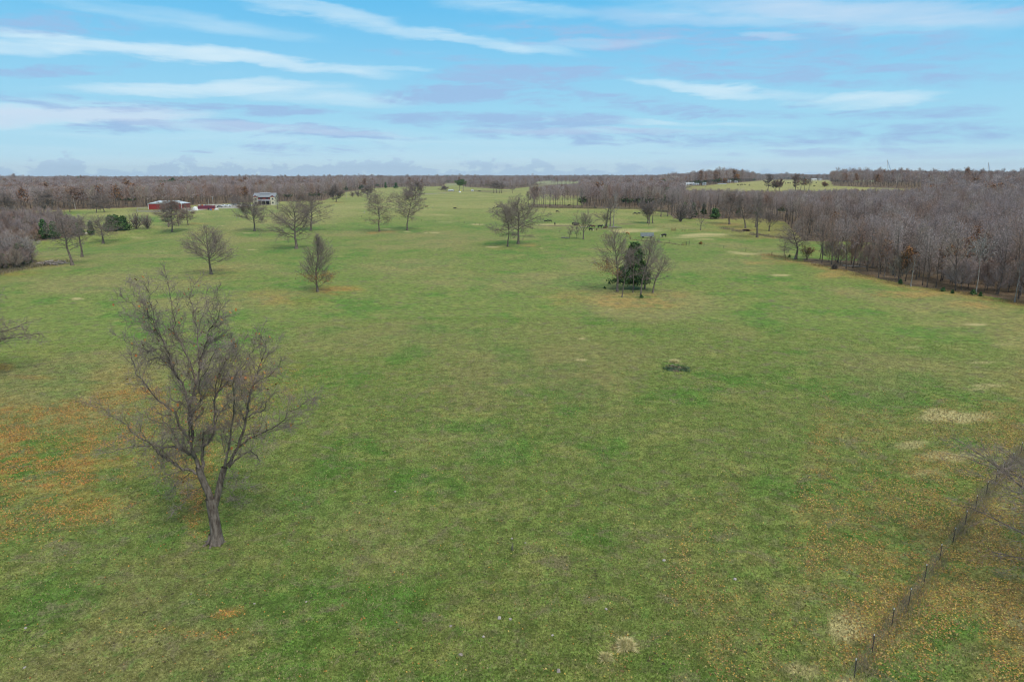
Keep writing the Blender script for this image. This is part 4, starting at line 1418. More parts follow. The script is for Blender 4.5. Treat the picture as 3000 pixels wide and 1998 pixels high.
def join_proto(name, parts):
    Vs, Fs, Ms, off = [], [], [], 0
    cols = []
    for q, me in enumerate(parts):
        if me is None: continue
        nv = len(me.vertices)
        a = np.empty(nv * 3, np.float32)
        me.vertices.foreach_get('co', a)
        f = np.empty(len(me.loops), np.int32)
        me.loops.foreach_get('vertex_index', f)
        Vs.append(a.reshape(-1, 3))
        Fs.append(f.reshape(-1, 4) + off)
        Ms.append(np.full(len(me.polygons), len(cols)))
        cc = np.ones((nv, 4), np.float32)
        if 'tint' in me.color_attributes:
            me.color_attributes['tint'].data.foreach_get('color', cc.reshape(-1))
        cols.append(cc)
        off += nv
    me = quad_mesh(name, np.vstack(Vs), np.vstack(Fs), False, np.concatenate(Ms))
    ca = me.color_attributes.new('tint', 'FLOAT_COLOR', 'POINT')
    ca.data.foreach_set('color', np.vstack(cols).ravel())
    for m_ in [p for p in parts if p is not None]:
        me.materials.append(m_.materials[0])
    return me


def evergreen_proto(name, H, R0, n, leaf, seed):
    me = cedar_mesh(name, H, R0, n, seed, leaf, shape=.7)
    me.materials.append(NEEDLE_MAT)
    return me


pc_near = bpy.data.collections.new('woodland_near_kinds')
pc_far = bpy.data.collections.new('woodland_far_kinds')
for i, pr in enumerate(NEAR):
    pc_near.objects.link(bpy.data.objects.new('near_kind_%02d' % i, join_proto('near_kind', pr)))
pc_near.objects.link(bpy.data.objects.new('near_kind_09', evergreen_proto('near_kind', 9, 2.6, 2600, .4, 3)))


def thicket(i):
    B = make_bare('round', 900 + i, 13, .16, nl=30, start=.1, wide=.34, open=1.15, rmin=.022, cap=[0, 40, 12, 7, 5], tube=1)
    tm, cm = B.limb_mesh('trunk', sides=(6, 4, 3)), B.twig_mesh('crown', 1.3, seed=i)
    lm = B.leaf_mesh('withered_leaves', 260, RUST + [(.28, .19, .07), (.2, .18, .06)], (.15, .3), seed=i, spread=.4)
    tm.materials.append(BARK_WOOD)
    cm.materials.append(TWIG_WOOD)
    lm.materials.append(RUST_MAT)
    return tm, cm, lm


THICKET = [thicket(0), thicket(1)]
for i, pr in enumerate(THICKET):
    pc_near.objects.link(bpy.data.objects.new('near_kind_%02d' % (10 + i), join_proto('near_kind', pr)))
for i, pr in enumerate(FARP):
    pc_far.objects.link(bpy.data.objects.new('far_kind_%02d' % i, join_proto('far_kind', pr)))
pc_far.objects.link(bpy.data.objects.new('far_kind_07', evergreen_proto('far_kind', 14, 4.2, 900, 1.1, 4)))


def wood_points():
    rg = np.random.RandomState(21)
    X, Y = [], []
    r = 120.0
    while r < 5200:
        s = 4.0 if r < 300 else (5.4 if r < 520 else (7.0 * (r / 520) ** .62))
        n = int(rad(94) * r / s)
        a = (np.arange(n) + rg.rand(n) * .95) / n * rad(94) - rad(47)
        rr = r + (rg.rand(n) - .5) * s * 1.3
        X.append(rr * np.sin(a))
        Y.append(rr * np.cos(a))
        r += s
    ax, ay = rg.uniform(-420, -120, 5200), rg.uniform(170, 460, 5200)      # the creek thicket stands closer
    qx, qy = project(ax, ay, tz(ax, ay))
    ks = np.zeros(len(ax), bool)
    for s in STRIPS: ks |= inside(qx, qy, s)
    X, Y = np.concatenate(X + [ax[ks]]), np.concatenate(Y + [ay[ks]])
    Z = tz(X, Y)
    px, py = project(X, Y, Z)
    k = is_wood(px, py) & (px > -500) & (px < 3500)
    # thin out: glades and ragged density
    thin = fnoise(X / 60, Y / 60, 2)
    k &= rg.rand(len(X)) < np.where(np.hypot(X, Y) < 700, .72 + .5 * (thin - .3), 1.0)
    return X[k], Y[k], Z[k], px[k], py[k]


WX, WY, WZ, WPX, WPY = wood_points()
WR = np.hypot(WX, WY)
_rg = np.random.RandomState(22)
hN = fnoise(WX / 130, WY / 130, 3)
WS = (.78 + .35 * hN + .16 * _rg.rand(len(WX)))
STRIPM = np.zeros(len(WX), bool)
for s in STRIPS: STRIPM |= inside(WPX, WPY, s)
WS = np.where(STRIPM, WS * .55, WS)
WS = np.where((WPX > 2300) & (WR < 330), WS * 1.0, WS)
WS = WS * np.where(WR > 900, 1.0 + .12 * smooth(900, 3000, WR) + .9 * (fnoise(WX / 160, WY / 160, 3) - .5) * smooth(900, 1500, WR) + .25 * (_rg.rand(len(WX)) > .93), 1.0)
ceil = np.interp(WPX, [1500, 1556, 1600, 1700, 1760, 1960, 2000, 2120, 2290, 2440, 2700, 2720], [0, 556, 546, 540, 0, 0, 557, 560, 562, 558, 556, 0])
ceil = np.where((WPX > 1700) & (WPX < 1985), 0, ceil)
kk = -(unroll(WPX, ceil)[1]) / FPX
ztop = CAM_H + WY * (kk * CP - SP) / (CP + kk * SP)
lim = np.where((ceil > 500) & (WPY > ceil), np.maximum(ztop - WZ, 4.0) / 17.0, 99)
WS = np.minimum(WS, lim * (.72 + .4 * _rg.rand(len(WX))))
WROT = _rg.rand(len(WX)) * 6.283
u = _rg.rand(len(WX))
kn = _rg.randint(0, 7, len(WX))
patch = fnoise(WX / 80 + 50, WY / 80, 3)
kn = np.where(u < .04 + .08 * (patch > .58) + .09 * (WR < 230), 7, kn)
kn = np.where(u > .985, 8, kn)
kn = np.where((u > .955) & (WR < 240), 8, kn)
kf = _rg.randint(0, 5, len(WX))
kf = np.where(u < .035 + .05 * (patch > .6), 5, kf)
kf = np.where(u > .994, 6, kf)
eg = fnoise(WX / 70 + 11, WY / 70 + 5, 3)
kf = np.where((eg > .76) & (u > .5), 7, kf)
ever = inside(WPX, WPY, [(460, 553), (580, 548), (590, 562), (470, 566)])
kf = np.where(ever, 7, kf)
ever2 = (WPY < 532) & (WPX > 1730) & (WPX < 1830) & (u > .4)
kf = np.where(ever2, 7, kf)
kn = np.where((eg > .74) & (u > .8), 9, kn)
kn = np.where(STRIPM & (u < .55), 10 + (u * 100).astype(int) % 2, kn)
kn = np.where(STRIPM & (u > .84), 9, kn)
kn = np.where(~STRIPM & (u > .50) & (u < .80) & (WR < 400), 10 + (u * 1000).astype(int) % 2, kn)
WS = np.where((kn >= 10) & ~STRIPM, WS * .72, WS)

# the ones that show largest stand as trees of their own
order = np.argsort(WR * (1 + .0 * u) / WS)
vis = (WPX > -60) & (WPX < 3060)
NI = 205
single = [i for i in order if vis[i]][:NI]
REG = []
for i in single:
    REG.append('left' if WPX[i] < 1000 else 'right')


def wood_label(i):
    x = WPX[i]
    line = np.interp(x, [2355, 2500, 2590, 2670, 2800, 2950, 3100], [767, 799, 822, 840, 855, 880, 915])
    left = x < 1000
    front = abs(WPY[i] - line) < 13
    if left:
        where = 'in the near thicket at the left edge' if WPY[i] > 745 else 'in the creek thicket beyond the left slope'
    elif x < 2400:
        where = 'by the gap left of the grey leafless bush'
    elif x < 2580:
        where = 'on the belt between grey bush and leftmost small cedar'
    elif x < 2760:
        where = 'between the leftmost two small wood edge cedars'
    elif x < 2875:
        where = 'behind the row of small wood edge cedars'
    else:
        where = 'right of the last small wood edge cedar'
    row = '' if left else ('front row ' if front else ('second row ' if abs(WPY[i] - line) < 26 else 'deep standing '))
    k = int(kn[i])
    kind = {7: 'brown leaved tree', 8: 'low orange leaved tree', 9: 'dark evergreen'}.get(k, 'low fine twigged tree' if k >= 10 else ('bare grey tree' if left else 'bare tree'))
    tall = '' if (k > 6 or left) else ('tall ' if WS[i] > 1.06 else ('low ' if WS[i] < .9 else 'medium '))
    lb = row + tall + kind + ' ' + where
    return lb, 'woodland: ' + lb


def one_wood_tree(kind):
    root = empty('woodland_tree')
    if kind == 9:
        link('foliage', pc_near.objects['near_kind_09'].data, root)
    else:
        tm, cm, lm = NEAR[kind] if kind < 9 else THICKET[kind - 10]
        link('trunk', tm, root)
        link('crown', cm, root)
        if lm: link('withered_leaves', lm, root)
    return root


first = {}
for i in single:
    k = int(kn[i])
    if k not in first:
        o = first[k] = one_wood_tree(k)
    else:
        o = copy_tree(first[k])
    o.location = (WX[i], WY[i], WZ[i] - .1)
    o.rotation_euler = (_rg.normal(0, .035), _rg.normal(0, .035), WROT[i])
    s = WS[i] * (1.15 if k == 8 else 1)
    o.scale = (s, s, s)
    lb, gr = wood_label(i)
    tag(o, lb, 'tree', gr)

rest = np.ones(len(WX), bool)
rest[single] = False


def woodland():
    """all remaining woodland: one object that sets a tree at each of its points"""
    V = np.stack([WX, WY, WZ - .1], 1)[rest]
    near = WR[rest] < 620
    me = bpy.data.meshes.new('woodland')
    me.vertices.add(len(V))
    me.vertices.foreach_set('co', V.astype(np.float32).ravel())
    for nm, arr, ty in (('rot', WROT[rest], 'FLOAT'), ('size', WS[rest], 'FLOAT'), ('kind_near', kn[rest], 'INT'), ('kind_far', kf[rest], 'INT'), ('near', near, 'BOOLEAN')):
        a = me.attributes.new(nm, ty, 'POINT')
        a.data.foreach_set('value', np.asarray(arr, {'FLOAT': np.float32, 'INT': np.int32, 'BOOLEAN': bool}[ty]))
    o = bpy.data.objects.new('woodland', me)
    COL.objects.link(o)
    ng = bpy.data.node_groups.new('woodland', 'GeometryNodeTree')
    ng.interface.new_socket('Geometry', in_out='INPUT', socket_type='NodeSocketGeometry')
    ng.interface.new_socket('Geometry', in_out='OUTPUT', socket_type='NodeSocketGeometry')
    N, L = ng.nodes, ng.links
    gi, go = N.new('NodeGroupInput'), N.new('NodeGroupOutput')

    def named(nm, ty):
        x = N.new('GeometryNodeInputNamedAttribute')
        x.data_type = ty
        x.inputs['Name'].default_value = nm
        return x.outputs['Attribute']
    jn = N.new('GeometryNodeJoinGeometry')
    cx = N.new('ShaderNodeCombineXYZ')
    L.new(named('rot', 'FLOAT'), cx.inputs[2])
    nr = named('near', 'BOOLEAN')
    nt = N.new('FunctionNodeBooleanMath')
    nt.operation = 'NOT'
    L.new(nr, nt.inputs[0])
    for coll, idx, sel in ((pc_near, 'kind_near', nr), (pc_far, 'kind_far', nt.outputs[0])):
        ci = N.new('GeometryNodeCollectionInfo')
        ci.inputs['Collection'].default_value = coll
        ci.inputs['Separate Children'].default_value = True
        ci.inputs['Reset Children'].default_value = True
        ip = N.new('GeometryNodeInstanceOnPoints')
        L.new(gi.outputs[0], ip.inputs['Points'])
        L.new(sel, ip.inputs['Selection'])
        L.new(ci.outputs[0], ip.inputs['Instance'])
        ip.inputs['Pick Instance'].default_value = True
        L.new(named(idx, 'INT'), ip.inputs['Instance Index'])
        L.new(cx.outputs[0], ip.inputs['Rotation'])
        L.new(named('size', 'FLOAT'), ip.inputs['Scale'])
        L.new(ip.outputs[0], jn.inputs[0])
    L.new(jn.outputs[0], go.inputs[0])
    md = o.modifiers.new('woodland', 'NODES')
    md.node_group = ng
    return tag(o, kind='stuff')


woods = woodland()
print('wood trees', len(WX), 'single', len(single), 'near', int((WR < 620).sum()))


def brush(name, pts, n, h, spread, col, seed, wd=.02):
    """dead stems and brambles: thin upright blades around a line"""
    rg = np.random.RandomState(seed)
    pts = np.array(pts, float)
    sg = rg.randint(0, len(pts) - 1, n)
    t = rg.rand(n, 1)
    P = pts[sg] + (pts[sg + 1] - pts[sg]) * t
    P[:, :2] += rg.normal(0, spread, (n, 2))
    kp = fnoise(P[:, 0] / 4 + seed, P[:, 1] / 4, 3) > rg.uniform(.3, .62, n)
    P = P[kp]
    n = len(P)
    P[:, 2] = tz(P[:, 0], P[:, 1]) - .02
    hh = rg.uniform(.35, 1.1, n) * h * (.5 + fnoise(P[:, 0] / 1.7, P[:, 1] / 1.7, 2))
    u = rg.normal(0, 1, (n, 3)) * np.array([1, 1, .1])
    u /= np.linalg.norm(u, axis=1, keepdims=True)
    top = P + np.stack([rg.normal(0, .35, n) * hh, rg.normal(0, .35, n) * hh, hh], 1)
    V = np.stack([P - u * wd, P + u * wd, top + u * wd * .4, top - u * wd * .4], 1).reshape(-1, 3)
    me = quad_mesh(name, V, np.arange(4 * n).reshape(-1, 4))
    ca = me.color_attributes.new('tint', 'FLOAT_COLOR', 'POINT')
    ca.data.foreach_set('color', np.repeat(np.concatenate([palette(rg, n, col, .35), np.ones((n, 1))], 1), 4, 0).astype(np.float32).ravel())
    return tag(link(name, me, None, attr_material(name + '_stem', .9, .1)), kind='stuff')


DEADC = [(.30, .25, .16), (.22, .175, .13), (.36, .30, .17), (.19, .16, .13), (.19, .20, .08)]
edge = [at(*p) for p in [(2240, 744), (2300, 758), (2356, 768), (2420, 782), (2500, 799), (2590, 822), (2670, 840), (2800, 855), (2860, 864), (2950, 880), (3050, 900)]]
brush('wood_edge_brush', edge, 17000, .36, 1.8, [(.38, .26, .12), (.30, .20, .10), (.42, .30, .13), (.34, .19, .07), (.24, .19, .13)], 51, .03)
brush('creek_bank_brush', [at(*p) for p in [(-60, 812), (0, 797), (60, 785), (110, 778), (180, 766)]], 16000, .9, 2.2, DEADC, 52, .04)
brush('tawny_hedge_brush', [at(*p) for p in [(2120, 668), (2160, 678), (2210, 688), (2260, 694), (2352, 706)]], 7000, .8, 1.8, DEADC + [(.34, .25, .20)], 53, .04)
brush('middle_wood_brush', [at(*p) for p in [(1556, 608), (1700, 611), (1880, 613), (1960, 622)]], 16000, 1.3, 2.4, DEADC, 54, .08)

# ---------------------------------------------------------------- cattle
def skin_mesh(name, verts, edges, radii, root=0, sub=1):
    me = bpy.data.meshes.new(name)
    me.from_pydata(verts, edges, [])
    o = bpy.data.objects.new(name, me)
    COL.objects.link(o)
    m = o.modifiers.new('skin', 'SKIN')
    m.use_smooth_shade = True
    for v, r in zip(me.skin_vertices[0].data, radii):
        v.radius = r if isinstance(r, tuple) else (r, r)
        v.use_root = False
    me.skin_vertices[0].data[root].use_root = True
    s = o.modifiers.new('sub', 'SUBSURF')
    s.levels = s.render_levels = sub
    dg = bpy.context.evaluated_depsgraph_get()
    out = bpy.data.meshes.new_from_object(o.evaluated_get(dg))
    bpy.data.objects.remove(o)
    out.name = name
    return out


def cow_mesh(pose):
    """x is forward; a deep chested beef cow"""
    V = [(0, 0, 1.02), (.45, 0, 1.0), (-.45, 0, 1.04), (.72, 0, 1.04), (-.74, 0, 1.06)]
    R = [(.34, .37), (.33, .38), (.34, .36), (.25, .31), (.26, .30)]
    E = [(0, 1), (0, 2), (1, 3), (2, 4)]

    def chain(start, pts, rs):
        prev = start
        for p, r in zip(pts, rs):
            V.append(p)
            R.append(r)
            E.append((prev, len(V) - 1))
            prev = len(V) - 1
        return prev
    if pose == 'graze':
        chain(3, [(1.0, 0, .88), (1.22, 0, .58), (1.36, 0, .30), (1.42, 0, .10)], [.19, .15, .14, .085])
    elif pose == 'stand':
        chain(3, [(1.02, 0, 1.22), (1.24, 0, 1.36), (1.46, 0, 1.30), (1.64, 0, 1.18)], [.19, .16, .135, .085])
    else:
        chain(3, [(.98, 0, 1.18), (1.16, 0, 1.34), (1.38, 0, 1.28), (1.56, 0, 1.16)], [.19, .16, .135, .085])
    tail = chain(4, [(-.98, 0, 1.16), (-1.04, 0, .85), (-1.05, 0, .45)], [.05, .03, .05])
    for s in (-1, 1):
        chain(3, [(.62, .17 * s, .70), (.60, .18 * s, .42), (.63, .18 * s, .20), (.64, .18 * s, .03)], [.13, .075, .055, .06])
        chain(4, [(-.68, .18 * s, .72), (-.60, .19 * s, .52), (-.76, .19 * s, .34), (-.72, .19 * s, .03)], [.17, .095, .06, .06])
    if pose == 'lie':
        V = [(x, y * (1.6 if z < .75 else 1), max(.12, z - .62) if z > .75 else .1) for x, y, z in V]
    me = skin_mesh('body', V, E, R)
    return me


def coat(name, c_, face=None):
    m = bpy.data.materials.new(name)
    m.use_nodes = True
    T = NT(m.node_tree)
    b = T.n['Principled BSDF']
    b.inputs['Roughness'].default_value = .75
    tc = T.n.new('ShaderNodeTexCoord').outputs['Object']
    n = T.noise(tc, 3, 3)
    out = T.mix(T.sstep(n, .3, .7), c_, tuple(v * 1.5 for v in c_))
    if face:
        sp = T.n.new('ShaderNodeSeparateXYZ')
        T.l.new(tc, sp.inputs[0])
        out = T.mix(T.sstep(sp.outputs[0], 1.18, 1.26), out, face)
    T.l.new(out, b.inputs['Base Color'])
    return m


COATS = {'black': coat('coat_black', (.012, .011, .013)), 'white_face': coat('coat_black_white_face', (.012, .011, .013), (.7, .66, .6)),
         'brown': coat('coat_brown', (.07, .03, .018)), 'tan': coat('coat_tan', (.35, .19, .07))}
COW = {p: cow_mesh(p) for p in ('graze', 'stand', 'lie')}
HORN = {}


def cow(px, py, pose, colr, deg, label, s=1.0, group=None, name='cow'):
    b = at(px, py)
    root = tag(empty(name, tuple(b), rad(deg)), label, 'cow', group)
    me = COW[pose].copy()
    link('body', me, root, COATS[colr])
    G = Geo()
    hx, hz = {'graze': (1.28, .48), 'stand': (1.27, 1.42), 'lie': (1.19, .78)}[pose]
    for sd in (-1, 1):
        G.tube([(hx, .1 * sd, hz), (hx - .03, .24 * sd, hz + .01), (hx - .05, .33 * sd, hz - .04)], [.05, .06, .015], 6)
    link('ears', G.mesh('ears', True), root, COATS['black' if colr == 'white_face' else colr])
    root.scale = (s * 1.2, s * 1.2, s * 1.2)
    return root


cow(1249, 609, 'stand', 'brown', 10, 'dark brown cow standing alone left of centre, facing right')
cow(1332, 611.5, 'lie', 'black', 15, 'black cow lying alone in the open middle of the far pasture')
cow(1457, 611, 'graze', 'black', 180, 'black cow seen through the left top of the central tree pair')
cow(1529, 615, 'graze', 'black', 0, 'black cow seen through the right top of the central tree pair')
cow(1446, 612, 'graze', 'brown', 90, 'dark cow end on at the left edge of the central tree pair', .8)
cow(1632.5, 623.5, 'graze', 'black', -10, 'black cow grazing alone to the right above the walking three')
cow(1599.5, 653, 'stand', 'white_face', 178, 'white faced black cow, left of the walking three')
cow(1611.5, 652, 'stand', 'black', 182, 'black cow, middle of the walking three')
cow(1625.5, 660, 'stand', 'black', 88, 'black cow seen from behind, right of the walking three')
cow(1730, 667.5, 'stand', 'black', 200, 'black cow half hidden behind the black cow with its head down')
cow(1738, 668.5, 'stand', 'brown', 170, 'dark brown cow facing left behind the calf')
cow(1730.5, 677, 'graze', 'white_face', -35, 'black cow with pale head grazing beside the open leaning tree')
cow(1748.5, 675.5, 'stand', 'brown', 80, 'small brown calf standing end on among the feeding cattle', .72, name='calf')
cow(1757.5, 669, 'stand', 'white_face', 8, 'black cow with white face standing beside the snags', 1.15)
cow(1772.5, 668.5, 'lie', 'brown', 20, 'red brown cow lying at the foot of the snags')
cow(1838, 689, 'graze', 'tan', -55, 'tan yellow cow grazing beside the rusty pipe posts')
cow(1945, 695.5, 'graze', 'white_face', 184, 'black cow with white nose grazing right of the grey feed wagon', 1.1)
cow(1860, 629.5, 'graze', 'black', 184, 'black cow grazing, left of the two before the middle wood')
cow(1871.5, 629.5, 'graze', 'black', 186, 'black cow grazing, right of the two before the middle wood')
cow(1742.7, 612, 'graze', 'black', 10, 'black cow in shade along the middle wood, right one')
cow(1667.6, 605, 'graze', 'black', 170, 'black cow in shade along the middle wood, left one')
cow(2034, 637, 'lie', 'black', 0, 'dark cow lying at the wood edge right of the brown bushy trees')
for i, (a, b) in enumerate([(2161.5, 544.5), (2168.5, 544.5), (2171.5, 543), (2176, 543), (2182, 543), (2195, 545), (2241, 543), (2256, 546.5), (2068, 548.5), (2385, 548), (2301, 539), (2309, 538), (2315, 539), (2391, 537)]):
    cow(a, b, 'graze' if i % 3 else 'stand', 'black', (i * 77) % 360, 'tiny black cow grazing on the far hill field at the right', 1.0, 'cattle on the far hill field')

# ---------------------------------------------------------------- materials for made things
M = dict(
    red=material('barn_red', (.30, .035, .03), .6, var=.15, vscale=.8), white=material('white_paint', (.74, .74, .72), .5, var=.06),
    roofw=material('pale_metal_roof', (.62, .66, .68), .4, metal=.2, var=.1, vscale=.6), cream=material('cream_siding', (.60, .55, .42), .7, var=.08),
    shingle=material('grey_shingle', (.24, .26, .29), .8, var=.14, vscale=1.5), redtrim=material('red_gable', (.26, .05, .04), .7, var=.1),
    glass=material('window_glass', (.03, .045, .06), .15, .6), dark=material('dark_paint_porch_shade', (.03, .028, .03), .8),  # the dark tone covers dark-painted parts and the painted porch shade
    maroon=material('maroon_container', (.17, .035, .06), .5, var=.12, vscale=1.2), steel=material('galvanised_steel', (.34, .36, .39), .5, metal=.35, var=.25, vscale=2.5),
    rust=material('rusty_pipe', (.19, .075, .045), .85, var=.25), post=material('steel_post', (.05, .042, .04), .7, var=.2), tip=material('silver_tip', (.72, .73, .75), .4),
    wire=material('fence_wire', (.22, .21, .20), .5, metal=.5), pole=material('weathered_pole', (.45, .42, .38), .8, var=.2), rubber=material('tyre_rubber', (.02, .02, .02), .8),
    stone=material('pale_stone', (.42, .38, .35), .85, var=.3, vscale=5, bump=.5), log=material('grey_log', (.30, .26, .23), .9, var=.4, vscale=3),
    blue=material('blue_tarp', (.08, .18, .42), .5), orange=material('orange_barrel', (.6, .16, .04), .5), yellow=material('yellow_tank', (.75, .62, .02), .5),
    green=material('green_door', (.07, .15, .12), .6), water=material('pond_water', (.30, .34, .38), .12, .6), crane=material('crane_steel', (.66, .60, .54), .5),
    cranblue=material('crane_blue', (.10, .25, .5), .5), carwhite=material('car_paint_white', (.7, .72, .74), .3, .5), carblack=material('car_paint_black', (.03, .03, .035), .3, .5),
    straw=material('dry_straw', (.42, .34, .17), .95, var=.3, vscale=6), floor=material('porch_slab', (.45, .36, .30), .8), dung=material('turned_earth', (.10, .075, .055), .95, var=.3),
    greytin=material('grey_tin', (.32, .33, .36), .5, metal=.3, var=.2, vscale=2), redmetal=material('red_trailer', (.33, .05, .045), .5))


def part(name, G, mat, parent, sm=False):
    return link(name, G.mesh(name, sm), parent, mat)


def simple(name, build, mat, parent, **k):
    G = Geo()
    build(G)
    return part(name, G, mat, parent)


# near wire fence at the lower right
def t_fence(name, label, posts, h=1.35, tipm=True, wires=4, lean=True, ext=None, thick=.021, group=None, pmat='post'):
    rg = random.Random(len(posts))
    P0 = np.array(posts[0])
    root = tag(empty(name, tuple(P0)), label, 'fence', group)
    tops = []
    for i, p in enumerate(posts):
        q = np.array(p) - P0
        hh = h * rg.uniform(.94, 1.05)
        lx, ly = (rg.gauss(0, .035), rg.gauss(0, .035)) if lean else (0, 0)
        G = Geo()
        a = q + np.array([0, 0, -.25])
        t_ = q + np.array([lx, ly, hh])
        G.tube([a, t_], [thick, thick], 4)
        G.box((q + t_) / 2 + np.array([thick * 1.2, 0, 0]), (thick * 1.6, thick * .5, hh * .97))
        po = part('post', G, M[pmat], root)
        if tipm:
            G = Geo()
            G.tube([t_ + (0, 0, -.02), t_ + (0, 0, .1)], [thick * 1.4, thick * 1.4], 4)
            part('post_tip', G, M['tip'], po)
        tops.append((q, t_))
    if wires:
        for w in range(wires):
            G = Geo()
            f = .25 + .68 * w / max(1, wires - 1)
            pts = [a + (b - a) * f for a, b in tops]
            full = []
            for i in range(len(pts) - 1):
                full += [pts[i], (pts[i] + pts[i + 1]) / 2 - np.array([0, 0, .02])]
            full.append(pts[-1])
            G.tube(full, .005 if thick < .05 else .008, 3, cap=False)
            part('wire', G, M['wire'], root)
    return root


npx = [(2503, 1985), (2555, 1913), (2612, 1832), (2660, 1773), (2708, 1704), (2752.5, 1641), (2790, 1590), (2827, 1538), (2857, 1495), (2889, 1449),
       (2916, 1415), (2940, 1389), (2964, 1361), (2990, 1330)]
nposts = [at(2446, 2064)] + [at(*p) for p in npx]
dirv = (nposts[-1] - nposts[-4]) / 3
for k in range(1, 4):
    q = nposts[-1] + dirv
    nposts.append(np.array([q[0], q[1], float(tz(q[0], q[1]))]))
t_fence('wire_fence', 'wire fence on dark steel posts with silver tips at the lower right', nposts, 1.36)
brush('fence_line_weeds', nposts, 15000, .38, .42, DEADC, 61, .011)
# post line across the middle of the pasture and on to the corner of the wood
mid = [(870, 631), (930, 634), (990, 636), (1059, 637), (1110, 640), (1170, 644), (1235, 648), (1275, 651), (1345, 652), (1360, 655), (1392, 658), (1405, 660), (1470, 664), (1560, 672), (1640, 682), (1700, 688), (1763, 697)]
t_fence('wire_fence', 'faint post and wire fence crossing the middle of the pasture', [at(*p) for p in mid], 1.25, False, 3, thick=.05, pmat='post')
mid2 = [(1846, 702), (1880, 706), (1925, 709), (1960, 713), (1998, 719)]
t_fence('wire_fence', 'short weedy fence between the pasture clump and the rusty brace posts', [at(*p) for p in mid2], 1.25, False, 3, thick=.05)
brush('fence_line_weeds', [at(*p) for p in mid2], 1600, .45, .6, DEADC, 62, .04)
mid3 = [(2018.5, 718.5), (2062, 722), (2120, 728), (2185, 737), (2261, 749), (2300, 757)]
t_fence('wire_fence', 'fence from the tall brace post to the corner of the right wood', [at(*p) for p in mid3], 1.5, False, 3, thick=.05)
yard = [(693, 640), (702, 641), (712, 641), (724, 642), (740, 643)]
t_fence('wire_fence', 'short row of grey posts left of the tree before the cream house', [at(*p) for p in yard], 1.3, False, 2, thick=.08, pmat='pole')
t_fence('wire_fence', 'post fence along the tawny ground behind the feed wagon', [at(*p) for p in [(1857, 649), (1900, 661), (1945, 667), (1966, 672)]], 1.2, False, 3, thick=.05, pmat='rust')


def brace(label, a, b, h, posts=2, mat='rust', gate=False, thick=.075):
    A, Bp = at(*a), at(*b)
    root = tag(empty('brace_posts', tuple(A)), label, 'fence post')
    v = Bp - A
    for i in range(posts):
        q = v * i / (posts - 1)
        G = Geo()
        G.tube([q + (0, 0, -.3), q + (0, 0, h * (1 + .12 * ((i * 7) % 3 - 1)))], thick, 7)
        part('post', G, M[mat], root)
    for f in ((.35, .8) if not gate else (.18, .34, .5, .66, .82)):
        G = Geo()
        G.tube([(0, 0, h * f), v + np.array([0, 0, h * f])], thick * (.55 if not gate else .35), 5)
        part('rail', G, M[mat], root)
    return root


brace('cluster of rusty brace posts behind the feed wagon', (1966, 677), (1979, 677), 1.7, 6)
brace('single rusty brace post with rail right of the post cluster', (1998, 679), (2006.5, 679), 1.5, 2)
brace('rusty pipe brace by the fence, left of the tallest dark post', (1998, 720), (2009, 720), 1.75, 3)
brace('tallest dark fence post with rail right of the rusty pipe brace', (2011, 719), (2018.5, 718.5), 2.0, 2, 'post')
brace('rusty post at the left end of the pipe corral', (1763, 697), (1769, 697), 1.7, 2)
brace('rusty pipe corral panels behind the clump trees', (1774, 699), (1794, 699), 2.2, 7, 'rust', True)
brace('leaning rusty post pair right of the tan cow', (1843, 702), (1848, 703), 2.0, 2)


def feed_wagon():
    A, B2 = at(1877, 697), at(1914, 697)
    c_ = (A + B2) / 2
    Lh = np.linalg.norm(B2 - A)
    root = tag(empty('feed_wagon', tuple(c_), rad(-4)), 'grey metal feed wagon with slatted upper sides standing in the pasture', 'feed wagon')
    W_ = 2.2
    G = Geo()
    G.box((0, 0, .75), (Lh, W_, .08))
    for s in (-1, 1):
        G.box((0, s * W_ / 2, 1.1), (Lh, .06, .75))
        G.box((s * Lh / 2, 0, 1.1), (.06, W_ - .07, .75))
    for k in range(int(Lh / .4)):
        G.box((-Lh / 2 + .2 + k * .4, -W_ / 2 - .045, 1.1), (.06, .03, .72))
    part('trough', G, M['greytin'], root)
    G = Geo()
    for s in (-1, 1):
        for z in (1.75, 2.05, 2.35):
            G.box((0, s * W_ / 2, z), (Lh, .05, .14))
        n = int(Lh / .55)
        for k in range(n + 1):
            G.box((-Lh / 2 + Lh * k / n, s * (W_ / 2 + .04), 1.95), (.07, .05, 1.05))
        for z in (1.75, 2.05, 2.35):
            G.box((s * Lh / 2, 0, z), (.05, W_ - .1, .14))
    part('hay_rack', G, M['steel'], root)
    for sx in (-1, 1):
        for s in (-1, 1):
            G = Geo()
            G.tube([(sx * Lh * .32, s * W_ * .40 - .1, .38), (sx * Lh * .32, s * W_ * .40 + .1, .38)], .38, 14)
            part('wheel', G, M['rubber'], root)
    G = Geo()
    G.tube([(-Lh / 2, 0, .6), (-Lh / 2 - 1.5, 0, .45)], .06, 6)
    part('tow_bar', G, M['post'], root)


feed_wagon()


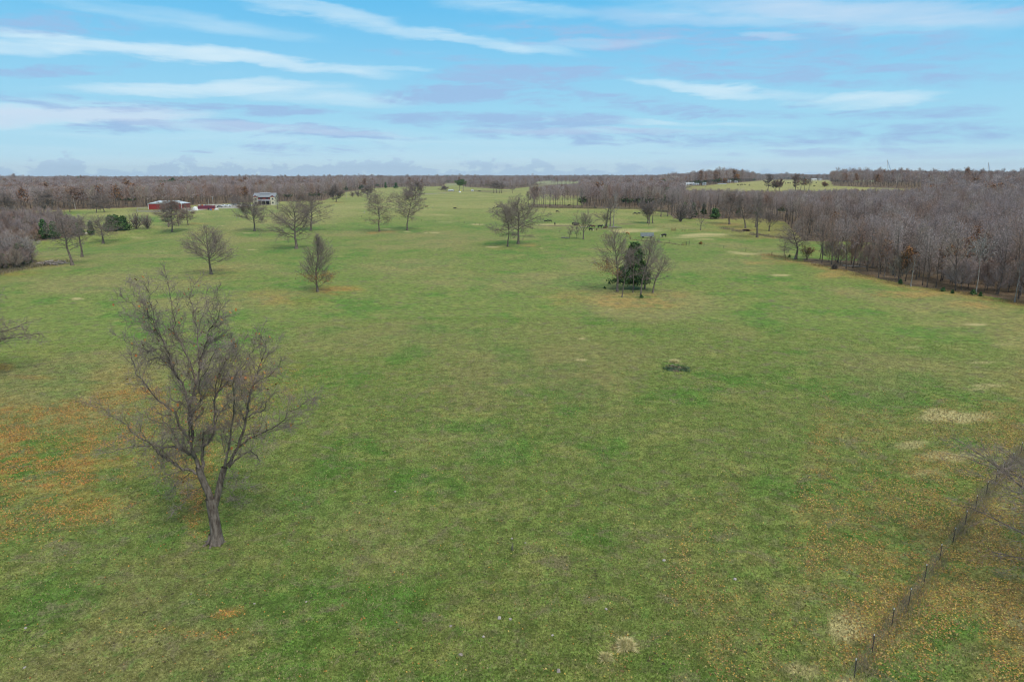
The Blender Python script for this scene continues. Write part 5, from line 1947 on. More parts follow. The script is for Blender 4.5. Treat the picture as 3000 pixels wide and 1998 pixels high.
def bale_feeder():
    c_ = at(1686, 661)
    root = tag(empty('bale_feeder', tuple(c_)), 'round dark feeder heaped with hay beside the leaning tree', 'hay feeder')
    G = Geo()
    for z in (.15, .6, 1.0):
        G.tube([(1.3 * math.cos(t), 1.3 * math.sin(t), z) for t in np.linspace(0, 6.283, 25)], .035, 5, cap=False)
    for t in np.linspace(0, 6.283, 15)[:-1]:
        G.tube([(1.3 * math.cos(t), 1.3 * math.sin(t), 0), (1.3 * math.cos(t), 1.3 * math.sin(t), 1.02)], .03, 4)
    part('frame', G, M['post'], root)
    G = Geo()
    n = 9
    pts, rs = [], []
    for k in range(n):
        pts.append((0, 0, 1.15 * k / (n - 1)))
        rs.append(1.15 * math.sqrt(max(.02, 1 - (k / (n - 1)) ** 2.4)) + .06 * math.sin(k * 2.1))
    G.tube(pts, rs, 16)
    part('hay', G, M['dung'], root)


bale_feeder()
cow(1681, 660, 'stand', 'black', 10, 'black cow feeding at the left side of the round feeder')
cow(1692, 661, 'graze', 'black', 190, 'black cow feeding at the right side of the round feeder')


# ---------------------------------------------------------------- buildings
def frame_at(p, q):
    """origin, length and heading of a line from photo point p to q"""
    A, B2 = at(*p), at(*q)
    v = B2 - A
    return A, float(np.hypot(v[0], v[1])), math.atan2(v[1], v[0])


def gable_roof(G, x0, x1, y0, y1, ze, zr, over=.4, th=.15, m=0):
    """ridge along x"""
    ym = (y0 + y1) / 2
    k = (zr - ze) / (ym - y0)
    for s, yy in ((-1, y0 - over), (1, y1 + over)):
        zo = ze - over * k
        a = [(x0 - over, yy, zo), (x1 + over, yy, zo), (x1 + over, ym, zr), (x0 - over, ym, zr)]
        b = [(p[0], p[1], p[2] + th) for p in a]
        v = a + b
        G.add(v, [(3, 2, 1, 0), (4, 5, 6, 7), (0, 1, 5, 4), (1, 2, 6, 5), (2, 3, 7, 6), (3, 0, 4, 7)], m)


def walls(G, x0, x1, y0, y1, z1, zr=None, z0=-.6, axis='x', m=0):
    G.add([(x0, y0, z0), (x1, y0, z0), (x1, y1, z0), (x0, y1, z0), (x0, y0, z1), (x1, y0, z1), (x1, y1, z1), (x0, y1, z1)],
          [(0, 1, 5, 4), (1, 2, 6, 5), (2, 3, 7, 6), (3, 0, 4, 7)], m)
    if zr:
        if axis == 'x':
            for x in (x0, x1):
                G.poly([(x, y0, z1), (x, y1, z1), (x, (y0 + y1) / 2, zr)], m)
        else:
            for y in (y0, y1):
                G.poly([(x0, y, z1), (x1, y, z1), ((x0 + x1) / 2, y, zr)], m)


def window(root, x, y, z, w, h, fr='white', face=-1, ax='y', shutters=None):
    """window in a wall; frame proud of it, its pane a sub-part"""
    G = Geo()
    t = .12
    if ax == 'y':
        G.box((x, y + face * .03, z + h / 2 + t / 2), (w + 2 * t, .1, t))
        G.box((x, y + face * .03, z - h / 2 - t / 2), (w + 2 * t, .1, t))
        G.box((x - w / 2 - t / 2, y + face * .03, z), (t, .1, h))
        G.box((x + w / 2 + t / 2, y + face * .03, z), (t, .1, h))
        G.box((x, y + face * .035, z), (.06, .08, h))
        G.box((x, y + face * .04, z), (w, .08, .06))
    else:
        G.box((x + face * .03, y, z + h / 2 + t / 2), (.1, w + 2 * t, t))
        G.box((x + face * .03, y, z - h / 2 - t / 2), (.1, w + 2 * t, t))
        G.box((x + face * .03, y - w / 2 - t / 2, z), (.1, t, h))
        G.box((x + face * .03, y + w / 2 + t / 2, z), (.1, t, h))
    f = part('window', G, M[fr], root)
    G = Geo()
    if ax == 'y': G.box((x, y + face * .012, z), (w, .03, h))
    else: G.box((x + face * .012, y, z), (.03, w, h))
    part('pane', G, M['glass'], f)


def house():
    """two storeys, cream, with a red recessed middle and a porch; front faces the camera"""
    A, _, _ = frame_at((743, 601), (805, 602))
    D = depth(A)
    k = D / FPX
    W_ = 62 * k                      # front width
    dp = 13.0
    zE, zR = 22.5 * k, 33.5 * k
    root = tag(empty('house', tuple(A), rad(4)), 'cream two storey house with grey roof, red gables and a deep front porch', 'house')
    bw = W_ * .21
    G = Geo()
    walls(G, 0, W_, 1.6, dp, zE, zR - .2)
    part('wall', G, M['cream'], root)
    G = Geo()
    G.box((W_ / 2, 1.52, zE / 2), (W_ - 2 * bw - .05, .14, zE - .3))
    part('red_wall', G, M['redtrim'], root)
    for x0 in (0.0, W_ - bw):
        G = Geo()
        walls(G, x0 + .02, x0 + bw - .02, 0, 1.56, zE - .02)
        part('bay_wall', G, M['cream'], root)
        G = Geo()
        zg = zE + bw * .36
        G.add([(x0 - .3, -.12, zE + .02), (x0 + bw + .3, -.12, zE + .02), (x0 + bw / 2, -.12, zg), (x0 + bw / 2, -.12, zg),
               (x0 - .3, .02, zE + .02), (x0 + bw + .3, .02, zE + .02), (x0 + bw / 2, .02, zg), (x0 + bw / 2, .02, zg)],
              [(0, 1, 2, 3), (4, 7, 6, 5), (0, 4, 5, 1)])
        part('red_gable', G, M['redtrim'], root)
        G = Geo()
        for s, xx in ((-1, x0 - .45), (1, x0 + bw + .45)):
            xm = x0 + bw / 2
            v = [(xx, -.35, zE - .12), (xm, -.35, zg + .1), (xm, dp * .42, zg + .1), (xx, dp * .25, zE - .12)]
            v += [(a, b, c_ + .14) for a, b, c_ in v]
            G.add(v, [(0, 1, 2, 3), (7, 6, 5, 4), (0, 4, 5, 1), (1, 5, 6, 2), (3, 2, 6, 7), (0, 3, 7, 4)])
        part('gable_roof', G, M['shingle'], root)
        for z in (zE * .27, zE * .76):
            window(root, x0 + bw * .52, 0, z, bw * .27, zE * .19, 'dark')
    G = Geo()
    gable_roof(G, 0, W_, 1.2, dp, zE + .12, zR, .5)
    part('roof', G, M['shingle'], root)
    G = Geo()
    gable_roof(G, W_ * .24, W_ * .72, dp * .35, dp * .95, zR - .8, zR + 1.5 * k, .1)
    part('roof', G, M['shingle'], root)
    # porch
    G = Geo()
    v = [(bw + .1, 1.4, zE * .68), (W_ - bw - .1, 1.4, zE * .68), (W_ - bw + .3, -1.9, zE * .52), (bw - .1, -1.9, zE * .52)]
    v += [(a, b, c_ + .18) for a, b, c_ in v]
    G.add(v, [(3, 2, 1, 0), (4, 5, 6, 7), (0, 1, 5, 4), (1, 2, 6, 5), (2, 3, 7, 6), (3, 0, 4, 7)])
    part('porch_roof', G, M['shingle'], root)
    for x in np.linspace(bw + .3, W_ - bw - .3, 4):
        G = Geo()
        G.box((x, -1.7, zE * .26), (.28, .28, zE * .52))
        part('porch_post', G, M['cream'], root)
    G = Geo()
    G.box((W_ / 2, -.2, -.08), (W_ - 2 * bw + 1.4, 3.6, .24))
    part('porch_floor', G, M['floor'], root)
    G = Geo()
    G.box((W_ / 2, 1.42, zE * .25), (W_ - 2 * bw - 1.0, .06, zE * .42))
    part('porch_shade_sheet', G, M['dark'], root)  # dark sheet stands in for the shade under the porch roof
    for x in (W_ * .36, W_ * .62):
        window(root, x, 1.45, zE * .82, W_ * .1, zE * .13, 'dark')
    window(root, 0, dp * .75, zE * .3, 1.2, 1.4, 'white', -1, 'x')
    window(root, 0, dp * .35, zE * .8, 1.0, 1.3, 'white', -1, 'x')


house()


def barn():
    A = at(436, 614)
    k = depth(A) / FPX
    # long side faces left-front; gable end faces right-front
    root = tag(empty('barn', tuple(A), rad(-1.5)), 'long red barn with pale metal roof and white corner trim', 'barn')
    Wf, dp = 98 * k, 15.0
    zE, zR = 16.2 * k, 24.5 * k
    xm = 48 * k
    G = Geo()
    walls(G, 0, Wf, 0, dp, zE)
    # right gable end stands towards the camera
    G.poly([(xm + 1, -.02, zE), (Wf, -.02, zE), ((xm + 1 + Wf) / 2, -.02, zR - .4)])
    part('wall', G, M['red'], root)
    G = Geo()
    v = [(-.4, -.4, zE), (xm + 1.0, -.4, zE), ((xm + 1 + Wf) / 2, -.5, zR), (23 * k, dp * .5, zR)]
    w_ = [(a, b, c_ + .12) for a, b, c_ in v]
    G.add(v + w_, [(3, 2, 1, 0), (4, 5, 6, 7), (0, 1, 5, 4), (1, 2, 6, 5), (3, 0, 4, 7)])
    v = [((xm + 1 + Wf) / 2, -.5, zR + .02), (Wf + .4, -.5, zE), (Wf + .4, dp + .4, zE), ((xm + 1 + Wf) / 2, dp * .5, zR + .02)]
    w_ = [(a, b, c_ + .12) for a, b, c_ in v]
    G.add(v + w_, [(3, 2, 1, 0), (4, 5, 6, 7), (0, 1, 5, 4), (1, 2, 6, 5), (3, 0, 4, 7)])
    v = [(23 * k, dp * .5, zR), ((xm + 1 + Wf) / 2, dp * .5, zR), (Wf, dp + .4, zE), (-.4, dp + .4, zE)]
    w_ = [(a, b, c_ + .12) for a, b, c_ in v]
    G.add(v + w_, [(3, 2, 1, 0), (4, 5, 6, 7), (2, 3, 7, 6)])
    G.add([(-.4, -.4, zE), (23 * k, dp * .5, zR), (-.4, dp + .4, zE), (-.4, 0, zE), ], [(0, 1, 2, 3)])
    part('roof', G, M['roofw'], root)
    for xx in (-.06, Wf + .06):
        G = Geo()
        G.box((xx, -.07, zE / 2 - .3), (.35, .35, zE + .6))
        part('corner_trim', G, M['white'], root)
    G = Geo()
    a_, b_, c_ = (xm + .6, -.56, zE - .1), ((xm + 1 + Wf) / 2, -.56, zR + .05), (Wf + .5, -.56, zE - .1)
    G.tube([a_, b_, c_], .16, 4)
    part('gable_trim', G, M['white'], root)
    G = Geo()
    G.box((xm + 17 * k, -.06, zE * .36), (9 * k, .1, zE * .66))
    part('door', G, M['dark'], root)
    G = Geo()
    G.box((10 * k, -.04, zE * .12), (3.5 * k, .08, zE * .2))
    part('hatch', G, M['redtrim'], root)
    # grey pen before it
    pen = tag(empty('corral', tuple(at(418, 621))), 'grey board corral in front of the red barn', 'corral')
    P0 = at(418, 621)
    crn = [at(402, 622) - P0, at(402, 612.5) - P0, at(480, 613.5) - P0, at(505, 618) - P0, at(460, 623) - P0, at(402, 622) - P0]
    for a, b in zip(crn[:-1], crn[1:]):
        for z in (.4, .8, 1.2):
            G = Geo()
            G.tube([a + (0, 0, z), b + (0, 0, z)], .09, 4)
            part('rail', G, M['pole'], pen)
    for a, b in zip(crn[:-1], crn[1:]):
        nseg = max(2, int(np.linalg.norm(b - a) / 4))
        for j in range(nseg):
            q = a + (b - a) * j / nseg
            G = Geo()
            G.tube([q + (0, 0, -.3), q + (0, 0, 1.5)], .13, 5)
            part('post', G, M['pole'], pen)


barn()


def container():
    A = at(580, 613)
    B2 = at(626.5, 612)
    k = depth(A) / FPX
    Lc = 47 * k
    root = tag(empty('storage_container', tuple(A), math.atan2(B2[1] - A[1], B2[0] - A[0]) * .2), 'long maroon steel storage container with clutter on its roof', 'container')
    H = 2.75
    G = Geo()
    G.box((Lc / 2, 1.25, H / 2), (Lc, 2.5, H))
    n = int(Lc / .35)
    for i in range(n):
        G.box(((i + .5) * Lc / n, -.03, H / 2), (.17, .06, H - .3))
    part('shell', G, M['maroon'], root)
    G = Geo()
    for x in (0, Lc):
        G.box((x, 0, H / 2), (.2, .2, H + .06))
    G.box((Lc / 2, -.02, H), (Lc, .14, .14))
    G.box((Lc / 2, -.02, .05), (Lc, .14, .14))
    part('frame', G, M['redmetal'], root)
    rg = random.Random(4)
    for i, (f, mt, s) in enumerate([(.07, 'white', .5), (.16, 'steel', .4), (.26, 'orange', .55), (.36, 'white', .5), (.44, 'blue', .45), (.55, 'greytin', .5), (.66, 'steel', .6), (.78, 'pole', .5), (.9, 'white', .45)]):
        G = Geo()
        x = Lc * f
        G.box((x, 1.2, H + .02 + s / 2), (s * 2.0, .9, s), rz=rg.uniform(-.4, .4))
        G.tube([(x - s * .6, 1.1, H + s * 1.1), (x + s * .6, 1.3, H + s * 1.1)], s * .28, 8)
        o = part('junk_box', G, M[mt], None)
        o.location = tuple(A)
        o.rotation_euler = root.rotation_euler
        tag(o, '%s box of clutter on the maroon container roof, number %s from its left end' % (
            {'white': 'white', 'steel': 'grey', 'orange': 'orange', 'blue': 'blue', 'greytin': 'dull grey', 'pole': 'tan'}[mt],
            ['one', 'two', 'three', 'four', 'five', 'six', 'seven', 'eight', 'nine'][i]), 'box')


container()


def round_junk(name, label, cat, px, py, w, h, mat, seed=1, k_=12):
    """rounded lumpy covered heap"""
    b = at(px, py)
    k = depth(b) / FPX
    R_, H = w / 2 * k, h * k
    rg = np.random.RandomState(seed)
    nt, nz = 18, 8
    V = []
    for i in range(nz + 1):
        f = i / nz
        rr = R_ * math.sqrt(max(0, 1 - f ** 2.2))
        for j in range(nt):
            t = j * 2 * math.pi / nt
            q = 1 + .16 * math.sin(3 * t + seed) * (1 - f) + rg.uniform(-.06, .06)
            V.append((rr * q * math.cos(t), rr * q * .7 * math.sin(t), H * f - .1))
    i = np.arange(nz)[:, None] * nt
    j = np.arange(nt)[None]
    F = np.stack([i + j, i + (j + 1) % nt, i + nt + (j + 1) % nt, i + nt + j], -1).reshape(-1, 4)
    o = link(name, quad_mesh(name, V, F, True), None, M[mat])
    o.location = tuple(b)
    return tag(o, label, cat)


round_junk('tarp_heap', 'white wrapped heap left of the maroon container', 'tarp', 573, 617, 15, 12, 'white', 2)
round_junk('tarp_heap', 'long pale wrapped heap between the barn and the white heap', 'tarp', 548, 614, 26, 6, 'floor', 3)
round_junk('scrap_heap', 'dark scrap heap in front of the container', 'heap', 611, 615.5, 5, 7, 'rubber', 4)
round_junk('tarp_heap', 'small blue heap in front of the container', 'tarp', 618, 616, 6, 4, 'blue', 5)
round_junk('barrel_heap', 'small orange heap at the right end of the container', 'barrel', 624, 615.5, 5, 4.5, 'orange', 6)
round_junk('gravel_heap', 'low pale heap right of the orange heap', 'heap', 634, 614.5, 14, 3, 'white', 7)
round_junk('haystack', 'yellow brown pile behind the right end of the barn', 'pile', 543, 606, 8, 9, 'straw', 8)


def pickup(px, py, deg, mat, label, cat='pickup truck', name='pickup_truck', s=1.0, group=None):
    b = at(px, py)
    root = tag(empty(name, tuple(b), rad(deg)), label, cat, group)
    root.scale = (s, s, s)
    prof = [(-2.8, .55), (2.8, .5), (2.85, .95), (2.6, 1.12), (1.35, 1.2), (.65, 1.75), (-.75, 1.78), (-.95, 1.2), (-2.8, 1.18)] if name == 'pickup_truck' else \
           [(-2.3, .45), (2.3, .45), (2.35, .85), (1.3, 1.0), (.6, 1.5), (-1.3, 1.5), (-2.1, 1.05), (-2.3, .95)]
    V = [(x, y, z) for y in (-.95, .95) for x, z in prof]
    n = len(prof)
    me = bpy.data.meshes.new('body')
    me.from_pydata(V, [], [tuple(range(n))[::-1], tuple(range(n, 2 * n))] + [(i, (i + 1) % n, (i + 1) % n + n, i + n) for i in range(n)])
    bm = bmesh.new()
    bm.from_mesh(me)
    bmesh.ops.recalc_face_normals(bm, faces=bm.faces)
    bmesh.ops.bevel(bm, geom=bm.edges[:], offset=.06, segments=2, affect='EDGES')
    bm.to_mesh(me)
    bm.free()
    link('body', me, root, M[mat])
    for y in (-.97, .97):
        G = Geo()
        G.box((.0 if name == 'pickup_truck' else -.3, y, 1.42 if name == 'pickup_truck' else 1.22), (1.1 if name == 'pickup_truck' else 1.6, .03, .34))
        part('window', G, M['glass'], root)
    for x in (-1.8, 1.8):
        for y in (-.88, .88):
            G = Geo()
            G.tube([(x, y - .12, .4), (x, y + .12, .4)], .4, 14)
            part('wheel', G, M['rubber'], root)


pickup(655, 606, 8, 'carwhite', 'white pickup on the gravel yard, left of two side by side', s=1.15)
pickup(667.5, 606, 4, 'carwhite', 'white pickup on the gravel yard, right of two side by side', s=1.15)
pickup(697, 600, 15, 'carblack', 'black pickup parked under the small yard tree', s=1.1)
pickup(644, 608, 20, 'carblack', 'dark low car on the gravel below the white pickups', 'car', 'parked_car')
pickup(716, 601, 40, 'carblack', 'dark car beside the left corner of the cream house', 'car', 'parked_car')


def trailer(px, py, qx, mat, label, h=.9, deckz=.7):
    A = at(px, py)
    k = depth(A) / FPX
    L_ = (qx - px) * k
    root = tag(empty('flat_trailer', tuple(A)), label, 'trailer')
    G = Geo()
    G.box((L_ / 2, 1.1, deckz), (L_, 2.2, .18))
    for y in (0, 2.2):
        G.box((L_ / 2, y, deckz + .3), (L_, .08, .5))
    part('deck', G, M[mat], root)
    for x in (L_ * .55, L_ * .68):
        for y in (-.1, 2.3):
            G = Geo()
            G.tube([(x, y - .12, .35), (x, y + .12, .35)], .35, 12)
            part('wheel', G, M['rubber'], root)
    G = Geo()
    G.tube([(0, 1.1, deckz), (-1.6, 1.1, .5)], .08, 5)
    part('tow_bar', G, M['post'], root)


trailer(696, 609, 727, 'redmetal', 'long low red flat trailer in the yard before the cream house')
trailer(673, 602.5, 692, 'carwhite', 'pale flat trailer behind the white pickups')
trailer(676, 599.5, 686, 'dark', 'dark flat trailer behind the pale flat trailer')


def util_pole(px, py, ty, label, lean=0.0, arm=True, group=None):
    b = at(px, py)
    H = height_at(b, px, ty) - b[2]
    root = tag(empty('utility_pole', tuple(b)), label, 'utility pole', group)
    G = Geo()
    G.tube([(0, 0, -.4), (lean * H, 0, H)], [max(.16, H * .016), max(.11, H * .011)], 8)
    part('pole', G, M['pole'], root)
    if arm:
        G = Geo()
        G.box((lean * H, 0, H * .93), (H * .2, .14, .16))
        part('crossarm', G, M['pole'], root)
        G = Geo()
        G.tube([(lean * H + .25, -.2, H * .76), (lean * H + .25, -.2, H * .86)], H * .028, 10)
        part('transformer', G, M['steel'], root)


util_pole(222, 614, 579, 'leaning utility pole in front of the far left wood', -.10, False)
util_pole(626, 608, 575, 'utility pole rising behind the right end of the maroon container', -.03)
util_pole(612, 601, 584, 'thin pole above the middle of the maroon container', 0, False)
util_pole(1016, 584, 564, 'pale utility pole at the corner of the left wood', 0, False)
util_pole(1237.5, 569, 548, 'thin utility pole beside the far farm track', 0, False)
util_pole(1358.5, 560, 545, 'pale utility pole right of the green pines')
util_pole(2041.6, 541, 526, 'utility pole behind the far white metal barn', 0, False)
util_pole(2115, 541, 523, 'utility pole beside the long white trailers on the far hill')
util_pole(2180, 536, 520, 'utility pole right of the white far hill houses')
util_pole(2235, 533, 519, 'utility pole at the field corner left of the lone hill tree')
util_pole(2402, 530, 518, 'utility pole beside the rightmost far white house')
util_pole(1267, 610, 622 - 16, 'small pale marker post left of the brown cow', 0, False)
util_pole(1067.5, 625, 619, 'short white pipe standing in the far pasture', 0, False)


def far_house(px, py, wpx, hpx, roofpx, label, wall='white', roof='roofw', dp=9, deg=0, cat='house', name='farm_building', door=None):
    b = at(px, py)
    k = depth(b) / FPX
    W_, H, Rh = wpx * k, hpx * k, roofpx * k
    root = tag(empty(name, tuple(b), rad(deg)), label, cat)
    G = Geo()
    walls(G, 0, W_, 0, dp, H, H + Rh - .15)
    part('wall', G, M[wall], root)
    G = Geo()
    gable_roof(G, 0, W_, 0, dp, H + .05, H + Rh, .4)
    part('roof', G, M[roof], root)
    n = max(2, int(wpx / 8))
    for i in range(n):
        G = Geo()
        G.box((W_ * (i + .5) / n, -.03, H * .55), (W_ / n * .3, .08, H * .3))
        part('window', G, M['glass'], root)
    if door:
        G = Geo()
        G.box((W_ * door, -.05, H * .42), (W_ * .08, .1, H * .82))
        part('door', G, M['green'], root)
    return root


far_house(2010, 544, 24, 4, 5, 'white metal barn with a green door on the far hill', dp=22, deg=-8, cat='barn', name='metal_barn', door=.88)
far_house(2034, 543.5, 14, 4, 2, 'low white lean to joined to the right of the far metal barn', dp=9, cat='shed', name='shed')
far_house(2061, 543, 8, 6, 1.2, 'white open fronted shed right of the far metal barn', dp=7, cat='shed', name='shed')
far_house(2104, 541, 24, 1.4, .8, 'long low white trailer home by the far hill field', dp=5, cat='trailer home', name='trailer_home')
far_house(2134, 535.5, 9, 5, 2, 'white house behind trees on the far hill, left one', deg=10)
far_house(2154, 535.5, 7, 3, 1.4, 'small white house behind trees on the far hill, right one')
far_house(2373, 530, 20, 3.4, 2, 'pale long house at the far right end of the hill field', wall='cream')
far_house(2399, 529.5, 9, 3, 1.2, 'small shed right of the pale long house', cat='shed', name='shed', wall='pole')
far_house(1721, 529, 10, 3, 1.6, 'white house among dark cedars on the horizon, lower left part', dp=8)
far_house(1733, 528.5, 6, 4, 2, 'white gabled house among dark cedars on the horizon', dp=8, deg=30)
far_house(1313, 561, 14, 2.4, 1.9, 'white roofed low shed at the far farmstead', dp=9, wall='pole', cat='shed', name='shed', deg=-10)
far_house(1381, 561, 6, 3.2, .8, 'white cubic shed on the dark strip of the far farmstead', dp=3, cat='shed', name='shed')
far_house(1405, 527, 4, 1.6, .8, 'tiny white house roof among the far centre woods', dp=7)
far_house(1432, 526.5, 9, 1.2, .9, 'long white roof among the far centre woods, left of two', dp=7)
far_house(1448, 526.5, 5, 1.2, .9, 'long white roof among the far centre woods, right of two', dp=7)
far_house(1031, 532.5, 9, 2.6, 1.8, 'grey roofed house among the far left woods', dp=9, roof='steel', deg=15)
far_house(1046, 534.5, 4, 2, 1, 'small white shed among the far left woods', dp=5, cat='shed', name='shed')
far_house(1070, 543, 8, 1.6, .8, 'tan low house at the edge of the far left wood', dp=8, wall='cream', roof='redtrim')
far_house(291, 522.5, 7, 1.0, .6, 'tiny pale roof far off in the left woods', dp=9)
far_house(103, 521, 5, 1.0, .6, 'tiny pale roof at the far left horizon', dp=9)
round_junk('white_tank', 'white rounded tank below the green pines', 'tank', 1347, 564, 6.5, 4, 'white', 9)
round_junk('yellow_tank', 'small bright yellow tank beside the white rounded tank', 'tank', 1350, 561, 2.4, 5, 'yellow', 10)
round_junk('dark_machinery', 'dark machinery heap right of the white cubic shed', 'machine', 1405, 561.5, 11, 2.6, 'rubber', 11)
round_junk('dark_machinery', 'row of dark parked machinery below the far metal barn', 'machine', 2020, 549.5, 18, 2.2, 'rubber', 12)
round_junk('dark_machinery', 'small dark machine left of the row below the far metal barn', 'machine', 2009, 549.5, 3, 1.5, 'rubber', 13)
for i, (a, b, t, lb) in enumerate([(2249, 559, 510, 'tall dark tree standing alone at the front of the far hill field')]):
    place_bare(a, b, t, 2236, 2262, 'oak', lb, wmul=3.2, tube=1, nf=5, fork=.35)
for i, (a, b, t, l, r_, st) in enumerate([(2270, 560, 528, 2259, 2280, 'vase'), (2283, 560, 526, 2274, 2294, 'vase'), (2331, 560, 512, 2319, 2342, 'oak'), (2345, 559, 522, 2336, 2354, 'slim'), (2356, 558, 525, 2348, 2364, 'slim'), (2369, 559, 522, 2362, 2378, 'slim')]):
    place_bare(a, b, t, l, r_, st, ['first', 'second', 'tallest rust coloured', 'fourth', 'fifth', 'last'][i] + ' tree from the left in the row crossing the far hill field', wmul=3.0, tube=1, nf=6,
               leaves=(700, RUST, None, (.4, .8)) if i in (0, 1, 2, 4) else None)
place_bare(2415, 548, 533, 2407, 2424, 'bush', 'round russet shrub tree in the far hill field', nf=22, wmul=3, tube=1, leaves=(900, RUST, None, (.4, .8)))
place_bare(1712, 529, 515, 1705, 1719, 'bush', 'round russet tree on the horizon beside the white gabled house', nf=22, wmul=3, tube=1, leaves=(1200, [(.22, .07, .04), (.18, .06, .04)], None, (.5, 1.0)))
place_bare(2157, 536, 512, 2150, 2164, 'slim', 'orange brown tree behind the white far hill houses', wmul=3, tube=1, leaves=(900, RUSTY_ORANGE, None, (.5, 1.0)))
place_bare(2120, 537, 524, 2112, 2128, 'bush', 'low orange brown tree by the long white trailer home', nf=18, wmul=3, tube=1, leaves=(900, RUSTY_ORANGE, None, (.5, .9)))
for i, (a, w_) in enumerate([(1447, 14), (1455, 16), (1464, 15), (1470, 10)]):
    place_bare(a, 566, 530 + i, a - w_, a + w_, 'slim', ['leftmost', 'second', 'third', 'rightmost'][i] + ' tree of the tall clump standing before the far centre wood', wmul=2.8, crown0=.3)
place_bare(1501, 567, 545, 1492, 1510, 'slim', 'lone slim tree right of the tall far centre clump', wmul=2.8, tube=1)
place_bare(1548, 602, 560, 1540, 1556, 'slim', 'leaning slim tree left of the front row of the middle wood', wmul=1.8)
place_bare(1565, 603, 545, 1556, 1576, 'vase', 'tall rusty topped tree at the left end of the middle wood', wmul=1.8, nf=7, leaves=(500, RUST, None, (.3, .5)))


def lattice_crane(px, py, ty, qx, label):
    """tall boom crane working beyond the woods"""
    D = 3600.0
    d = ray(px, py)
    b = d * (D / d[1])
    gz = float(tz(b[0], b[1]))
    base = np.array([b[0], b[1], gz])
    H = height_at(base, px, ty) - gz
    dx = (qx - px) / FPX * D
    root = tag(empty('boom_crane', tuple(base)), label, 'crane')
    tip = np.array([-dx * .62, 0, H])

    def lattice(a, b_, w, t):
        G = Geo()
        n = 14
        a, b_ = np.array(a, float), np.array(b_, float)
        for sx in (-1, 1):
            for sy in (-1, 1):
                o = np.array([sx * w, sy * w, 0])
                G.tube([a + o, b_ + o * .5], t, 4)
        for i in range(n):
            p, q = a + (b_ - a) * i / n, a + (b_ - a) * (i + 1) / n
            s = 1 if i % 2 else -1
            G.tube([p + (s * w, -w, 0), q + (-s * w * .8, -w * .8, 0)], t * .6, 4)
            G.tube([p + (w, s * w, 0), q + (w * .8, -s * w * .8, 0)], t * .6, 4)
        return G
    part('boom', lattice((0, 0, 3), tip, 1.1, .26), M['crane'], root)
    part('derrick_mast', lattice((dx * .9, 0, 3), tip + (1.5, 0, -4), .8, .22), M['cranblue'], root)
    G = Geo()
    G.box((dx * .3, 0, 2.2), (12, 5, 4.2))
    part('cab', G, M['crane'], root)


lattice_crane(2605, 507, 469, 2620, 'taller pale lattice boom crane on the right horizon')
lattice_crane(2897, 507, 476, 2906, 'fainter lattice boom crane farther right on the horizon')

# ---------------------------------------------------------------- small things on the ground
def rock(px, py, w, label, mat='stone', group=None, name='stone', cat='stone', seed=0):
    b = at(px, py)
    R_ = w / 2 / FPX * depth(b)
    bm = bmesh.new()
    bmesh.ops.create_icosphere(bm, subdivisions=3, radius=1)
    rg = random.Random(seed)
    ph = [rg.uniform(0, 6) for _ in range(6)]
    for v in bm.verts:
        c_ = v.co
        n = 1 + .16 * math.sin(3.1 * c_.x + ph[0]) + .14 * math.sin(4.3 * c_.y + ph[1]) + .12 * math.sin(5 * c_.z + 3 * c_.x + ph[2])
        v.co = Vector((c_.x * n, c_.y * n * .75, c_.z * n * .48)) * R_
    me = bpy.data.meshes.new(name)
    bm.to_mesh(me)
    bm.free()
    for p in me.polygons: p.use_smooth = True
    o = link(name, me, None, M[mat])
    o.location = (b[0], b[1], b[2] + R_ * .22)
    o.rotation_euler = (0, 0, ph[3])
    return tag(o, label, cat, group)


for i, (a, b, w_, lb) in enumerate([
        (1463, 1811, 13, 'larger pale stone, left of a close pair in the near grass'), (1495, 1814, 10, 'smaller pale stone, right of a close pair in the near grass'),
        (1618, 1861, 9, 'bright white stone left of the straw tufts'), (1776, 1784, 9, 'pinkish stone above the straw tufts'), (1416, 1865, 9, 'tan stone left of the bright white stone'),
        (1350, 1918, 13, 'brown lump near the lower edge left of centre'), (1636, 1966, 15, 'brown lump at the lower edge below the straw tufts'), (2153, 1697, 12, 'pale stone in the leaf strewn right grass'),
        (1500, 1578, 7, 'white stone beside the thin weed stalk'), (75, 1840, 9, 'small white stone at the lower left'), (72, 1955, 9, 'small grey white stone in the lower left corner'),
        (745, 1768, 7, 'small stone in the grass below the big tree'), (1158, 1440, 7, 'small pale stone right of the big tree'), (1945, 1642, 11, 'tan stone above the leaf strewn grass'),
        (1320, 1834, 10, 'dark lump left of the close pair of stones'), (897, 1763, 7, 'small tan stone right of the big tree foot'), (560, 1740, 6, 'small dark stone left below the big tree foot'),
        (1539, 1590, 6, 'tiny stone just right of the white stone by the stalk')]):
    rock(a, b, w_, lb, 'stone' if 'dark' not in lb and 'brown' not in lb else 'log', seed=i)


